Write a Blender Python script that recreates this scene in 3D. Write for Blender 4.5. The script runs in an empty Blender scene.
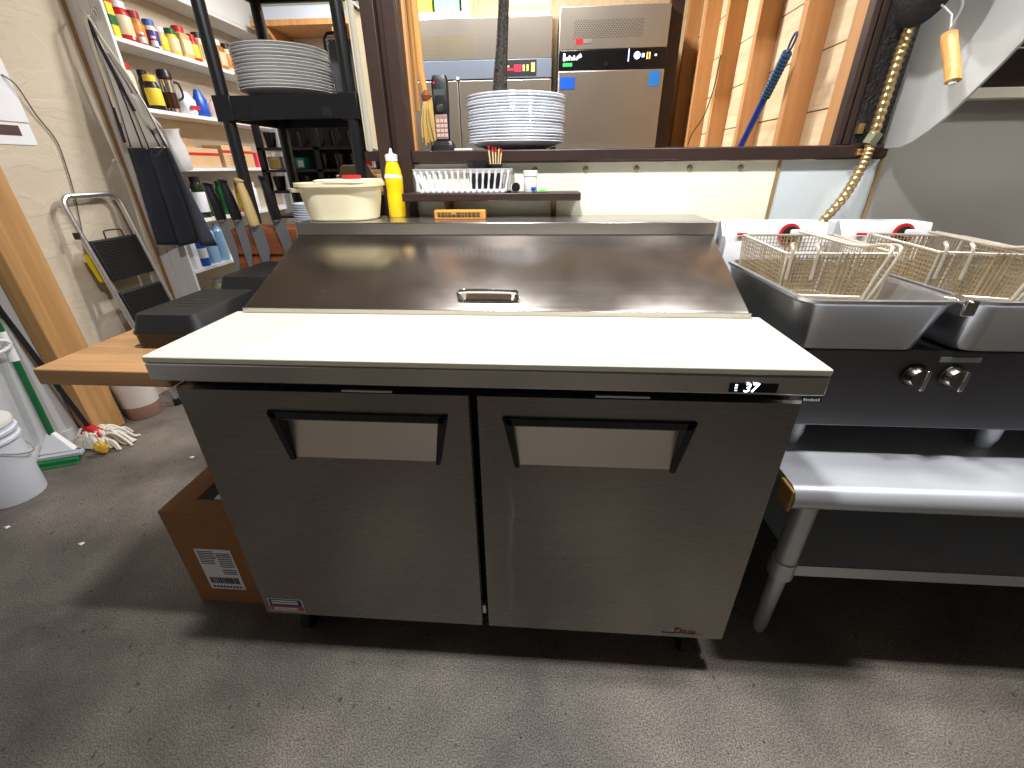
import bpy, math, random
from mathutils import Vector, Matrix
random.seed(7)
S = bpy.context.scene
COL = S.collection
PI = math.pi

# ---------------------------------------------------------------- camera, world, light
cam = bpy.data.cameras.new('camera'); camo = bpy.data.objects.new('camera', cam); COL.objects.link(camo)
cam.sensor_fit = 'HORIZONTAL'; cam.sensor_width = 36.0; cam.lens = 429.23 / 1024 * 36.0
cam.clip_start = 0.02; cam.clip_end = 50
CP = Vector((0.12656, -0.72042, 1.22543))
CR = Vector((0.99756417, 0.06905186, -0.0098777)); CU = Vector((-0.02238182, 0.45097604, 0.89225538)); CF = Vector((-0.0660665, 0.88986091, -0.45142305))
m3 = Matrix((CR, CU, -CF)).transposed()
camo.matrix_world = Matrix.Translation(CP) @ m3.to_4x4()
S.camera = camo

w = bpy.data.worlds.new('world'); S.world = w; w.use_nodes = True
w.node_tree.nodes['Background'].inputs[0].default_value = (0.85, 0.88, 1.0, 1)
w.node_tree.nodes['Background'].inputs[1].default_value = 0.10

S.view_settings.view_transform = 'Standard'; S.view_settings.look = 'None'
S.view_settings.gamma = 1.0; S.view_settings.use_curve_mapping = False
S.view_settings.exposure = 0.0

def area(name, loc, sx, sy, power, col, aim=None):
    l = bpy.data.lights.new(name, 'AREA'); l.shape = 'RECTANGLE'; l.size = sx; l.size_y = sy
    l.energy = power; l.color = col
    o = bpy.data.objects.new(name, l); COL.objects.link(o); o.location = loc
    if aim:
        o.rotation_euler = (Vector(aim) - Vector(loc)).to_track_quat('-Z', 'Y').to_euler()
    return o
area('ceiling_lamp_light', (-0.10, -0.10, 2.50), 0.16, 0.05, 50, (1.0, 0.985, 0.985))
area('ceiling_lamp_light', (0.80, -0.02, 2.50), 0.16, 0.05, 23, (1.0, 0.985, 0.985))
area('back_room_lamp_light', (-0.05, 2.25, 2.62), 0.35, 0.12, 58, (1.0, 0.97, 0.93))
area('pantry_lamp_light', (-1.05, 2.35, 2.50), 0.5, 0.12, 30, (1.0, 0.98, 0.96))
area('hood_lamp_light', (1.75, .20, 1.98), 0.30, 0.10, 12, (1.0, 0.97, 0.92))

# ---------------------------------------------------------------- materials
MATS = {}
def nodes(name):
    m = bpy.data.materials.new(name); m.use_nodes = True
    nt = m.node_tree; return m, nt, nt.nodes['Principled BSDF']
def lin(c):
    return tuple(((v/255)/12.92 if v/255 <= 0.04045 else ((v/255+0.055)/1.055)**2.4) for v in c)
def mat(name, rgb, rough=0.5, metal=0.0, bump=0.0, bscale=60, var=0.0, vscale=8, stretch=None, spec=None, trans=0.0, alpha=1.0, coat=0.0, emit=None, estr=1.0):
    if name in MATS: return MATS[name]
    m, nt, p = nodes(name)
    c = lin(rgb)
    p.inputs['Base Color'].default_value = (*c, 1)
    p.inputs['Roughness'].default_value = rough
    p.inputs['Metallic'].default_value = metal
    if spec is not None: p.inputs['Specular IOR Level'].default_value = spec
    if trans: p.inputs['Transmission Weight'].default_value = trans
    if coat: p.inputs['Coat Weight'].default_value = coat
    if emit:
        p.inputs['Emission Color'].default_value = (*lin(emit), 1); p.inputs['Emission Strength'].default_value = estr
    N, L = nt.nodes, nt.links
    tc = N.new('ShaderNodeTexCoord'); mp = N.new('ShaderNodeMapping')
    L.new(tc.outputs['Object'], mp.inputs[0])
    if stretch: mp.inputs['Scale'].default_value = stretch
    if True:
        n = N.new('ShaderNodeTexNoise'); n.inputs['Scale'].default_value = vscale; n.inputs['Detail'].default_value = 6
        L.new(mp.outputs[0], n.inputs['Vector'])
        r = N.new('ShaderNodeMapRange'); v = max(var, 0.03)
        r.inputs['To Min'].default_value = 1-v; r.inputs['To Max'].default_value = 1+v
        r.inputs['From Min'].default_value = 0.3; r.inputs['From Max'].default_value = 0.7
        L.new(n.outputs[0], r.inputs[0])
        h = N.new('ShaderNodeVectorMath'); h.operation = 'SCALE'
        h.inputs[0].default_value = c; L.new(r.outputs[0], h.inputs['Scale'])
        L.new(h.outputs[0], p.inputs['Base Color'])
    if bump:
        n2 = N.new('ShaderNodeTexNoise'); n2.inputs['Scale'].default_value = bscale; n2.inputs['Detail'].default_value = 5
        L.new(mp.outputs[0], n2.inputs['Vector'])
        b = N.new('ShaderNodeBump'); b.inputs['Strength'].default_value = bump; b.inputs['Distance'].default_value = 0.01
        L.new(n2.outputs[0], b.inputs['Height']); L.new(b.outputs[0], p.inputs['Normal'])
    MATS[name] = m; return m

def steel(name, rgb, rough, axis='X', streak=1.0, aniso=0.6, var=0.015, smudge=0.03, metal=1.0):
    """brushed stainless: streaky roughness along an axis"""
    m, nt, p = nodes(name); N, L = nt.nodes, nt.links
    c = lin(rgb)
    p.inputs['Metallic'].default_value = metal
    if aniso:
        p.inputs['Anisotropic'].default_value = aniso; p.inputs['Anisotropic Rotation'].default_value = .25
        cx = N.new('ShaderNodeCombineXYZ'); cx.inputs[{'X': 0, 'Y': 1, 'Z': 2}[axis]].default_value = 1.0
        L.new(cx.outputs[0], p.inputs['Tangent'])
    tc = N.new('ShaderNodeTexCoord'); mp = N.new('ShaderNodeMapping'); L.new(tc.outputs['Object'], mp.inputs[0])
    sc = {'X': (2, 160, 160), 'Y': (160, 2, 160), 'Z': (160, 160, 2)}[axis]
    mp.inputs['Scale'].default_value = sc
    n = N.new('ShaderNodeTexNoise'); n.inputs['Scale'].default_value = 1.0; n.inputs['Detail'].default_value = 3
    L.new(mp.outputs[0], n.inputs['Vector'])
    s = N.new('ShaderNodeTexNoise'); s.inputs['Scale'].default_value = 5.0; s.inputs['Detail'].default_value = 7
    L.new(tc.outputs['Object'], s.inputs['Vector'])
    r1 = N.new('ShaderNodeMapRange'); r1.inputs['From Min'].default_value = .3; r1.inputs['From Max'].default_value = .7
    r1.inputs['To Min'].default_value = rough-0.008*streak; r1.inputs['To Max'].default_value = rough+0.008*streak
    L.new(n.outputs[0], r1.inputs[0])
    r2 = N.new('ShaderNodeMapRange'); r2.inputs['From Min'].default_value = .35; r2.inputs['From Max'].default_value = .7
    r2.inputs['To Min'].default_value = -smudge*.3; r2.inputs['To Max'].default_value = smudge
    L.new(s.outputs[0], r2.inputs[0])
    a = N.new('ShaderNodeMath'); a.operation = 'ADD'; L.new(r1.outputs[0], a.inputs[0]); L.new(r2.outputs[0], a.inputs[1])
    L.new(a.outputs[0], p.inputs['Roughness'])
    r3 = N.new('ShaderNodeMapRange'); r3.inputs['To Min'].default_value = 1-var; r3.inputs['To Max'].default_value = 1+var
    L.new(n.outputs[0], r3.inputs[0])
    h = N.new('ShaderNodeVectorMath'); h.operation = 'SCALE'; h.inputs[0].default_value = c
    L.new(r3.outputs[0], h.inputs['Scale']); L.new(h.outputs[0], p.inputs['Base Color'])
    MATS[name] = m; return m

def wood(name, c1, c2, axis='Z', scale=1.0, rough=0.6, knots=True):
    m, nt, p = nodes(name); N, L = nt.nodes, nt.links
    tc = N.new('ShaderNodeTexCoord'); mp = N.new('ShaderNodeMapping'); L.new(tc.outputs['Object'], mp.inputs[0])
    sc = {'X': (1.2, 22, 22), 'Y': (22, 1.2, 22), 'Z': (22, 22, 1.2)}[axis]
    mp.inputs['Scale'].default_value = tuple(v*scale for v in sc)
    n = N.new('ShaderNodeTexNoise'); n.inputs['Scale'].default_value = 1.0; n.inputs['Detail'].default_value = 5; n.inputs['Distortion'].default_value = 1.2
    L.new(mp.outputs[0], n.inputs['Vector'])
    r = N.new('ShaderNodeValToRGB'); r.color_ramp.elements[0].position = .32; r.color_ramp.elements[1].position = .68
    r.color_ramp.elements[0].color = (*lin(c1), 1); r.color_ramp.elements[1].color = (*lin(c2), 1)
    L.new(n.outputs[0], r.inputs[0]); out = r.outputs[0]
    if knots:
        v = N.new('ShaderNodeTexVoronoi'); v.inputs['Scale'].default_value = 3.2; L.new(tc.outputs['Object'], v.inputs['Vector'])
        kr = N.new('ShaderNodeValToRGB'); kr.color_ramp.elements[0].position = 0.03; kr.color_ramp.elements[1].position = .08
        kr.color_ramp.elements[0].color = (.45, .32, .2, 1); kr.color_ramp.elements[1].color = (1, 1, 1, 1)
        L.new(v.outputs['Distance'], kr.inputs[0])
        mx = N.new('ShaderNodeMixRGB'); mx.blend_type = 'MULTIPLY'; mx.inputs[0].default_value = .8
        L.new(out, mx.inputs[1]); L.new(kr.outputs[0], mx.inputs[2]); out = mx.outputs[0]
    L.new(out, p.inputs['Base Color']); p.inputs['Roughness'].default_value = rough
    b = N.new('ShaderNodeBump'); b.inputs['Strength'].default_value = .15; b.inputs['Distance'].default_value = .003
    L.new(n.outputs[0], b.inputs['Height']); L.new(b.outputs[0], p.inputs['Normal'])
    MATS[name] = m; return m

def concrete():
    m, nt, p = nodes('concrete'); N, L = nt.nodes, nt.links
    tc = N.new('ShaderNodeTexCoord')
    big = N.new('ShaderNodeTexNoise'); big.inputs['Scale'].default_value = 1.7; big.inputs['Detail'].default_value = 9; big.inputs['Roughness'].default_value = .65
    L.new(tc.outputs['Object'], big.inputs['Vector'])
    r = N.new('ShaderNodeValToRGB'); e = r.color_ramp.elements
    e[0].position = .30; e[0].color = (*lin((70, 65, 60)), 1); e[1].position = .70; e[1].color = (*lin((138, 130, 120)), 1)
    L.new(big.outputs[0], r.inputs[0])
    sp = N.new('ShaderNodeTexNoise'); sp.inputs['Scale'].default_value = 260; sp.inputs['Detail'].default_value = 2
    L.new(tc.outputs['Object'], sp.inputs['Vector'])
    sr = N.new('ShaderNodeMapRange'); sr.inputs['From Min'].default_value = .38; sr.inputs['From Max'].default_value = .66
    sr.inputs['To Min'].default_value = .5; sr.inputs['To Max'].default_value = 1.7; L.new(sp.outputs[0], sr.inputs[0])
    mu = N.new('ShaderNodeVectorMath'); mu.operation = 'SCALE'; L.new(r.outputs[0], mu.inputs[0]); L.new(sr.outputs[0], mu.inputs['Scale'])
    # dark spatters
    mp = N.new('ShaderNodeMapping'); mp.inputs['Scale'].default_value = (1, .55, 1); L.new(tc.outputs['Object'], mp.inputs[0])
    v = N.new('ShaderNodeTexNoise'); v.inputs['Scale'].default_value = 70; v.inputs['Detail'].default_value = 1; L.new(mp.outputs[0], v.inputs['Vector'])
    vr = N.new('ShaderNodeMapRange'); vr.inputs['From Min'].default_value = .735; vr.inputs['From Max'].default_value = .76
    vr.inputs['To Min'].default_value = 1; vr.inputs['To Max'].default_value = .35; L.new(v.outputs[0], vr.inputs[0])
    m2 = N.new('ShaderNodeVectorMath'); m2.operation = 'SCALE'; L.new(mu.outputs[0], m2.inputs[0]); L.new(vr.outputs[0], m2.inputs['Scale'])
    st = N.new('ShaderNodeTexNoise'); st.inputs['Scale'].default_value = .9; st.inputs['Detail'].default_value = 4; st.inputs['Distortion'].default_value = 1.0
    L.new(tc.outputs['Object'], st.inputs['Vector'])
    sr2 = N.new('ShaderNodeMapRange'); sr2.inputs['From Min'].default_value = .38; sr2.inputs['From Max'].default_value = .62
    sr2.inputs['To Min'].default_value = .62; sr2.inputs['To Max'].default_value = 1.12; L.new(st.outputs[0], sr2.inputs[0])
    m3_ = N.new('ShaderNodeVectorMath'); m3_.operation = 'SCALE'; L.new(m2.outputs[0], m3_.inputs[0]); L.new(sr2.outputs[0], m3_.inputs['Scale'])
    L.new(m3_.outputs[0], p.inputs['Base Color'])
    rr = N.new('ShaderNodeMapRange'); rr.inputs['To Min'].default_value = .36; rr.inputs['To Max'].default_value = .6
    L.new(big.outputs[0], rr.inputs[0]); L.new(rr.outputs[0], p.inputs['Roughness'])
    p.inputs['Specular IOR Level'].default_value = .45
    b = N.new('ShaderNodeBump'); b.inputs['Strength'].default_value = .55; b.inputs['Distance'].default_value = .004
    L.new(sp.outputs[0], b.inputs['Height']); L.new(b.outputs[0], p.inputs['Normal'])
    return m

def plaster():
    m, nt, p = nodes('plaster'); N, L = nt.nodes, nt.links
    tc = N.new('ShaderNodeTexCoord'); mp = N.new('ShaderNodeMapping'); mp.inputs['Scale'].default_value = (1, 1, 2.2)
    mp.inputs['Rotation'].default_value = (.5, 0, 0)
    L.new(tc.outputs['Object'], mp.inputs[0])
    n = N.new('ShaderNodeTexNoise'); n.inputs['Scale'].default_value = 5; n.inputs['Detail'].default_value = 5; n.inputs['Distortion'].default_value = .8
    L.new(mp.outputs[0], n.inputs['Vector'])
    r = N.new('ShaderNodeValToRGB'); r.color_ramp.elements[0].color = (*lin((192, 179, 158)), 1); r.color_ramp.elements[1].color = (*lin((210, 198, 180)), 1)
    L.new(n.outputs[0], r.inputs[0]); L.new(r.outputs[0], p.inputs['Base Color'])
    v = N.new('ShaderNodeTexNoise'); v.inputs['Scale'].default_value = 5; v.inputs['Detail'].default_value = 3; v.inputs['Distortion'].default_value = 1.6
    L.new(mp.outputs[0], v.inputs['Vector'])
    vr = N.new('ShaderNodeValToRGB'); vr.color_ramp.elements[0].position = .47; vr.color_ramp.elements[1].position = .53
    L.new(v.outputs[0], vr.inputs[0])
    p.inputs['Roughness'].default_value = .75
    b = N.new('ShaderNodeBump'); b.inputs['Strength'].default_value = .28; b.inputs['Distance'].default_value = .004
    L.new(vr.outputs[0], b.inputs['Height'])
    b2 = N.new('ShaderNodeBump'); b2.inputs['Strength'].default_value = .25; b2.inputs['Distance'].default_value = .01
    L.new(n.outputs[0], b2.inputs['Height']); L.new(b.outputs[0], b2.inputs['Normal']); L.new(b2.outputs[0], p.inputs['Normal'])
    return m

def wire_mat(name, rgb, rough=.4): return mat(name, rgb, rough, .85, var=.18, vscale=30)

M_FLOOR = concrete(); M_PLASTER = plaster()
DOORSTEEL = steel('door_stainless', (140, 137, 133), .27, 'X', smudge=.0)
LIDSTEEL = steel('lid_stainless', (190, 182, 174), .22, 'X', smudge=.06, var=.008)
BANDSTEEL = steel('trim_stainless', (196, 192, 188), .24, 'X')
PANSTEEL = steel('pan_stainless', (200, 202, 206), .24, 'X', smudge=.03, aniso=0, metal=.85)
RANGESTEEL = steel('range_stainless', (118, 118, 122), .34, 'X', smudge=.04)
POCKET = steel('pocket_stainless', (214, 206, 196), .30, 'X', aniso=0, metal=.95)
WALLSTEEL = steel('wall_stainless', (168, 165, 158), .50, 'X', smudge=.15, aniso=0, metal=.35)
HOODSTEEL = steel('hood_stainless', (188, 190, 188), .48, 'Z', smudge=.15, aniso=0, metal=.35)
GALV = steel('galvanized', (200, 204, 210), .38, 'X', smudge=.12, aniso=0, metal=.5)
COOLSTEEL = steel('cooler_stainless', (170, 162, 152), .36, 'Z', smudge=.03, metal=.8)
CHROME = mat('chrome', (220, 220, 220), .12, 1.0)
BOARD = mat('white_polyethylene', (206, 202, 183), .42, var=.035, vscale=5, bump=.03, bscale=300)
BLACKP = mat('black_plastic', (22, 22, 24), .38, bump=.05, bscale=200)
BLACKM = mat('matte_black_plastic', (17, 17, 18), .55)
GAP = mat('black_rubber', (9, 9, 9), .7)
WHITEP = mat('white_paint', (226, 226, 226), .5, var=.03)
FRP = mat('cream_wall_panel', (238, 236, 216), .38, bump=.08, bscale=90, var=.06, vscale=5)
FRPB = mat('pale_blue_wall_panel', (206, 214, 216), .38, bump=.05, bscale=60)
BROWN = mat('dark_brown_paint', (52, 36, 31), .42, var=.12, vscale=12, bump=.1, bscale=40)
DARKTEX = mat('dark_textured_paint', (38, 33, 34), .62, bump=.8, bscale=120, var=.4, vscale=60)
STUD = wood('orange_stud_wood', (184, 128, 76), (206, 152, 96), 'Z')
PLANK = wood('pale_pine', (226, 196, 154), (240, 218, 182), 'Y')
POSTW = wood('post_wood', (168, 124, 74), (196, 152, 98), 'Z', .7)
TABLEW = wood('butcher_block', (156, 114, 72), (180, 138, 92), 'X', 1.2, .42, knots=False)
CRATEW = wood('reddish_wood', (110, 58, 30), (146, 82, 44), 'X', 1)
HANDW = wood('handle_wood', (196, 140, 74), (222, 170, 100), 'Z', 3, .45, knots=False)
CARD = mat('cardboard', (150, 104, 62), .8, var=.05, vscale=20)
CARDL = mat('pale_cardboard', (206, 170, 128), .8, var=.05, vscale=20)
PAPER = mat('white_paper', (232, 234, 240), .7)
INK = mat('black_ink', (30, 30, 34), .6)
RED = mat('red_plastic', (190, 28, 32), .4)
GREEN = mat('green_plastic', (18, 104, 58), .4)
YELLOW = mat('yellow_plastic', (242, 206, 20), .3)
BLUE = mat('blue_plastic', (28, 84, 190), .35)
CERAMIC = mat('white_ceramic', (226, 230, 238), .14, coat=.4)
CERAMICG = mat('grey_ceramic', (206, 205, 204), .2, coat=.3)
CREAMP = mat('cream_plastic', (232, 224, 190), .4)
WHITEPL = mat('white_plastic', (232, 234, 238), .35)
WIRE = mat('fryer_wire', (184, 164, 130), .40, .55, var=.15, vscale=30); WIRED = mat('bright_wire', (222, 214, 198), .32, .6, var=.1, vscale=30)
BRASS = wire_mat('brass_hose', (200, 172, 120), .3)
NAVY = mat('navy_denim', (50, 54, 66), .85, bump=.2, bscale=400, var=.1)
CANVAS = mat('cream_canvas', (234, 230, 220), .85, bump=.1, bscale=300)
ALU = mat('aluminium', (206, 206, 206), .35, .9)

# ---------------------------------------------------------------- mesh helper
class M:
    def __init__(s): s.v = []; s.f = []; s.mi = []; s.cur = 0
    def add(s, vs, fs):
        o = len(s.v); s.v += [tuple(v) for v in vs]; s.f += [tuple(i+o for i in f) for f in fs]; s.mi += [s.cur]*len(fs); return s
    def hexa(s, p):
        return s.add(p, [(0,3,2,1),(4,5,6,7),(0,1,5,4),(1,2,6,5),(2,3,7,6),(3,0,4,7)])
    def box(s, x0, x1, y0, y1, z0, z1):
        return s.hexa([(x0,y0,z0),(x1,y0,z0),(x1,y1,z0),(x0,y1,z0),(x0,y0,z1),(x1,y0,z1),(x1,y1,z1),(x0,y1,z1)])
    def prism(s, poly, axis, a, b):
        """poly in the two remaining axes, extruded along axis"""
        def mk(q, t):
            if axis == 'X': return (t, q[0], q[1])
            if axis == 'Y': return (q[0], t, q[1])
            return (q[0], q[1], t)
        n = len(poly); vs = [mk(q, a) for q in poly] + [mk(q, b) for q in poly]
        fs = [tuple(range(n)), tuple(range(2*n-1, n-1, -1))] + [(i, (i+1) % n + 0, (i+1) % n + n, i+n) for i in range(n)]
        return s.add(vs, fs)
    def loft(s, rings, cap0=True, cap1=True, closed=True):
        n = len(rings[0]); vs = [p for r in rings for p in r]; fs = []
        for k in range(len(rings)-1):
            for i in range(n if closed else n-1):
                j = (i+1) % n; fs.append((k*n+i, k*n+j, (k+1)*n+j, (k+1)*n+i))
        if cap0: fs.append(tuple(range(n-1, -1, -1)))
        if cap1: fs.append(tuple(range((len(rings)-1)*n, len(rings)*n)))
        return s.add(vs, fs)
    def lathe(s, prof, c=(0,0,0), n=28, sx=1, sy=1, axis='Z'):
        rings = []
        for r, z in prof:
            ring = []
            for i in range(n):
                a = 2*PI*i/n; u, v = r*math.cos(a)*sx, r*math.sin(a)*sy
                if axis == 'Z': ring.append((c[0]+u, c[1]+v, c[2]+z))
                elif axis == 'Y': ring.append((c[0]+u, c[1]+z, c[2]-v))
                else: ring.append((c[0]+z, c[1]+u, c[2]+v))
            rings.append(ring)
        return s.loft(rings)
    def tube(s, pts, r, n=8, closed=False, sq=None):
        pts = [Vector(p) for p in pts]; rs = r if isinstance(r, (list, tuple)) else [r]*len(pts)
        rings = []; up = None; L = len(pts)
        for i, p in enumerate(pts):
            if closed: d = (pts[(i+1) % L]-pts[i-1])
            else: d = pts[min(i+1, L-1)]-pts[max(i-1, 0)]
            d.normalize()
            if up is None:
                up = Vector((0,0,1)) if abs(d.z) < .9 else Vector((1,0,0))
            sd = d.cross(up)
            if sd.length < 1e-5: sd = d.orthogonal()
            sd.normalize(); up = sd.cross(d).normalized()
            rings.append([tuple(p + (sd*math.cos(2*PI*k/n+PI/n) + up*math.sin(2*PI*k/n+PI/n))*rs[i]) for k in range(n)])
        if closed: rings.append(rings[0]); return s.loft(rings, False, False)
        return s.loft(rings)
    def sphere(s, c, rx, ry=None, rz=None, n=16, m=10):
        ry = ry or rx; rz = rz or rx
        prof = [(max(math.sin(PI*k/m), 1e-3), -math.cos(PI*k/m)) for k in range(m+1)]
        rings = [[(c[0]+r*rx*math.cos(2*PI*i/n), c[1]+r*ry*math.sin(2*PI*i/n), c[2]+z*rz) for i in range(n)] for r, z in prof]
        return s.loft(rings)
    def build(s, name, m, parent=None, bevel=0, smooth=True, angle=35, origin=None, solid=0, sub=0):
        me = bpy.data.meshes.new(name)
        if parent is not None: off = Vector(WLOC[parent.name])
        elif origin is not None: off = Vector(origin)
        else:
            xs = [v[0] for v in s.v]; ys = [v[1] for v in s.v]; zs = [v[2] for v in s.v]
            off = Vector(((min(xs)+max(xs))/2, (min(ys)+max(ys))/2, min(zs)))
        me.from_pydata([Vector(v)-off for v in s.v], [], s.f)
        ms = m if isinstance(m, (list, tuple)) else [m]
        for q in ms: me.materials.append(q)
        if len(ms) > 1: me.polygons.foreach_set('material_index', s.mi)
        import bmesh
        bm = bmesh.new(); bm.from_mesh(me); bmesh.ops.recalc_face_normals(bm, faces=bm.faces); bm.to_mesh(me); bm.free()
        if smooth:
            me.polygons.foreach_set('use_smooth', [True]*len(me.polygons)); me.set_sharp_from_angle(angle=math.radians(angle))
        o = bpy.data.objects.new(name, me); COL.objects.link(o)
        if parent is not None: o.parent = parent; WLOC[o.name] = tuple(off)
        else: o.location = off; WLOC[o.name] = tuple(off)
        if solid:
            md = o.modifiers.new('solid', 'SOLIDIFY'); md.thickness = solid
        if sub:
            md = o.modifiers.new('sub', 'SUBSURF'); md.levels = sub; md.render_levels = sub
        if bevel:
            md = o.modifiers.new('bevel', 'BEVEL'); md.width = bevel; md.segments = 2; md.limit_method = 'ANGLE'; md.angle_limit = math.radians(40)
            md.harden_normals = False
        return o
WLOC = {}
def thing(name, label, cat, loc=(0,0,0), group=None):
    o = bpy.data.objects.new(name, None); COL.objects.link(o); o.location = loc; o.empty_display_size = .05
    WLOC[o.name] = tuple(loc); o['label'] = label; o['category'] = cat
    if group: o['group'] = group
    return o
def tag(o, label, cat, group=None, kind=None):
    o['label'] = label; o['category'] = cat
    if group: o['group'] = group
    if kind: o['kind'] = kind
    return o
def struct(o, label=None):
    o['kind'] = 'structure'
    if label: o['label'] = label; o['category'] = 'building part'
    return o
def kids(root): return [c for c in list(bpy.data.objects) if c.parent is root]
def dup(root, loc, label=None, rot=None, group=None, scale=None):
    r = root.copy(); COL.objects.link(r); r.location = loc; WLOC[r.name] = tuple(loc)
    if label: r['label'] = label
    if group: r['group'] = group
    if rot is not None: r.rotation_euler = rot
    if scale: r.scale = scale
    for ch in kids(root):
        c = ch.copy(); COL.objects.link(c); c.parent = r
        for g in kids(ch):
            d = g.copy(); COL.objects.link(d); d.parent = c
    return r
def box(name, m, x0, x1, y0, y1, z0, z1, parent=None, bevel=0.002):
    return M().box(x0, x1, y0, y1, z0, z1).build(name, m, parent, bevel=bevel)
def rrect(cx, cy, z, w, d, r, k=5):
    out = []
    for qx, qy, a0 in ((1,1,0), (-1,1,PI/2), (-1,-1,PI), (1,-1,3*PI/2)):
        for i in range(k+1):
            a = a0 + PI/2*i/k
            out.append((cx+qx*(w/2-r)+r*math.cos(a), cy+qy*(d/2-r)+r*math.sin(a), z))
    return out
def smoothpath(pts, k=6):
    P = [Vector(p) for p in pts]; out = []
    for i in range(len(P)-1):
        a, b, c, d = P[max(i-1,0)], P[i], P[i+1], P[min(i+2, len(P)-1)]
        for j in range(k):
            t = j/k
            out.append(.5*((2*b)+(-a+c)*t+(2*a-5*b+4*c-d)*t*t+(-a+3*b-3*c+d)*t*t*t))
    out.append(P[-1]); return out
def text(name, s, size, loc, rot, m, parent, extr=0.0004, align='CENTER', shear=0):
    cu = bpy.data.curves.new(name, 'FONT'); cu.body = s; cu.size = size; cu.extrude = extr; cu.align_x = align; cu.align_y = 'CENTER'; cu.shear = shear
    t = bpy.data.objects.new(name+'_c', cu); COL.objects.link(t)
    bpy.context.view_layer.update()
    me = bpy.data.meshes.new_from_object(t.evaluated_get(bpy.context.evaluated_depsgraph_get()))
    bpy.data.objects.remove(t)
    me.materials.clear(); me.materials.append(m)
    o = bpy.data.objects.new(name, me); COL.objects.link(o); o.parent = parent
    o.location = Vector(loc)-Vector(WLOC[parent.name]); o.rotation_euler = rot
    return o
ORD = ['top', 'second from the top', 'third from the top', 'fourth from the top', 'fifth from the top', 'sixth from the top', 'seventh from the top', 'eighth from the top', 'ninth from the top', 'tenth from the top', 'tenth from the bottom', 'ninth from the bottom', 'eighth from the bottom', 'seventh from the bottom', 'sixth from the bottom', 'fifth from the bottom', 'fourth from the bottom', 'third from the bottom', 'second from the bottom', 'bottom']
def ordinals(n):
    """labels for a stack of n, first = top"""
    top = ['topmost', 'second from the top', 'third from the top', 'fourth from the top', 'fifth from the top', 'sixth from the top', 'seventh from the top', 'eighth from the top', 'ninth from the top', 'tenth from the top']
    bot = ['bottom', 'second from the bottom', 'third from the bottom', 'fourth from the bottom', 'fifth from the bottom', 'sixth from the bottom', 'seventh from the bottom', 'eighth from the bottom', 'ninth from the bottom', 'tenth from the bottom']
    h = (n+1)//2
    return [top[i] if i < h else bot[n-1-i] for i in range(n)]

# ---------------------------------------------------------------- the room
struct(box('floor', M_FLOOR, -2.6, 3.2, -2.6, 3.6, -.05, 0, bevel=0))
struct(box('ceiling', mat('ceiling_paint', (170, 165, 158), .8), -2.6, 3.2, -2.6, 3.6, 2.75, 2.8, bevel=0))
struct(box('wall_left', M_PLASTER, -2.4, -2.21, -2.6, 3.5, 0, 2.75, bevel=0))
struct(box('trim_1', mat('grey_wall_panel', (196, 198, 200), .4), -2.209, -2.203, -2.0, .962, 0, 2.4, bevel=0))
struct(box('wall_back', PLANK, -.95, 1.4, 3.35, 3.5, 0, 2.75, bevel=0))
struct(box('wall_back_left', mat('pantry_paint', (214, 206, 190), .7), -2.21, -.951, 3.35, 3.5, 0, 2.75, bevel=0))
struct(box('wall_front', mat('far_paint', (150, 145, 139), .8), -2.4, 3.1, -2.6, -2.5, 0, 2.75, bevel=0))
struct(box('wall_right', mat('right_paint', (110, 104, 98), .6), 2.9, 3.1, -2.5, .75, 0, 2.75, bevel=0))
# wall under the pass-through
struct(box('wall_middle', FRP, -.285, .818, .77, .87, 0, 1.235, bevel=0))
struct(box('wall_middle_side', FRPB, .826, 1.105, .77, .87, 0, 1.235, bevel=0))
struct(box('trim_2', mat('tan_seam', (150, 122, 78), .5), .818, .826, .764, .87, 0, 1.235, bevel=0))
struct(box('wall_hood', WALLSTEEL, 1.112, 2.9, .77, .87, 0, 2.75, bevel=0))
struct(box('trim_3', mat('tan_seam', (150, 122, 78), .5), 1.105, 1.112, .764, .87, 0, 1.235, bevel=0))
sill = struct(box('trim_4', BROWN, -.285, 1.105, .747, 1.14, 1.238, 1.272, bevel=.004))
# posts beside the opening
o = M().box(-.385, -.345, .74, .80, 0, 2.75).box(-.325, -.285, .74, .80, 0, 2.75).box(-.346, -.324, .765, .80, 0, 2.75).build('trim_5', BROWN, bevel=.003); struct(o)
o = M().box(.965, .980, .765, .80, 1.272, 2.75).box(.984, 1.004, .768, .80, 1.272, 2.75).box(.979,.985,.785,.80,1.272,2.75).build('trim_6', BROWN, bevel=.003); struct(o)
struct(box('trim_7', DARKTEX, 1.004, 1.0885, .762, .80, 1.272, 2.75, bevel=0))
struct(box('trim_8', BROWN, -.285, .965, .75, .87, 2.15, 2.75, bevel=0))
struct(box('trim_9', STUD, -.302, -.278, .801, .825, 1.272, 2.75, bevel=.002))
# exposed stud wall on the right of the back room: boards behind, studs in front
o = M()
for k in range(12):
    z0 = .02 + k*.198 + .0
    o.box(1.15, 1.17, .99, 3.35, z0, z0+.194)
o.box(1.171, 1.19, .99, 3.35, 0, 2.6)
struct(o.build('wall_back_right', PLANK, bevel=.002))
for i, y in enumerate((.945, 1.344, 1.778, 2.218, 2.628, 3.03)):
    o = box('trim_%d' % (10+i), STUD, 1.06, 1.149, y, y+(.04 if i else .09), 0, 2.74, bevel=.002); struct(o)
    o2 = M().box(1.0585, 1.0598, y, y+.04, 0, 2.74)
struct(box('trim_16', POSTW, -2.202, -2.120, .965, 1.12, 0, 2.74, bevel=.004))
struct(box('baseboard_left', mat('white_base', (206, 206, 204), .5), -2.203, -2.19, -1.5, .94, 0, .09, bevel=.002))
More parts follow.
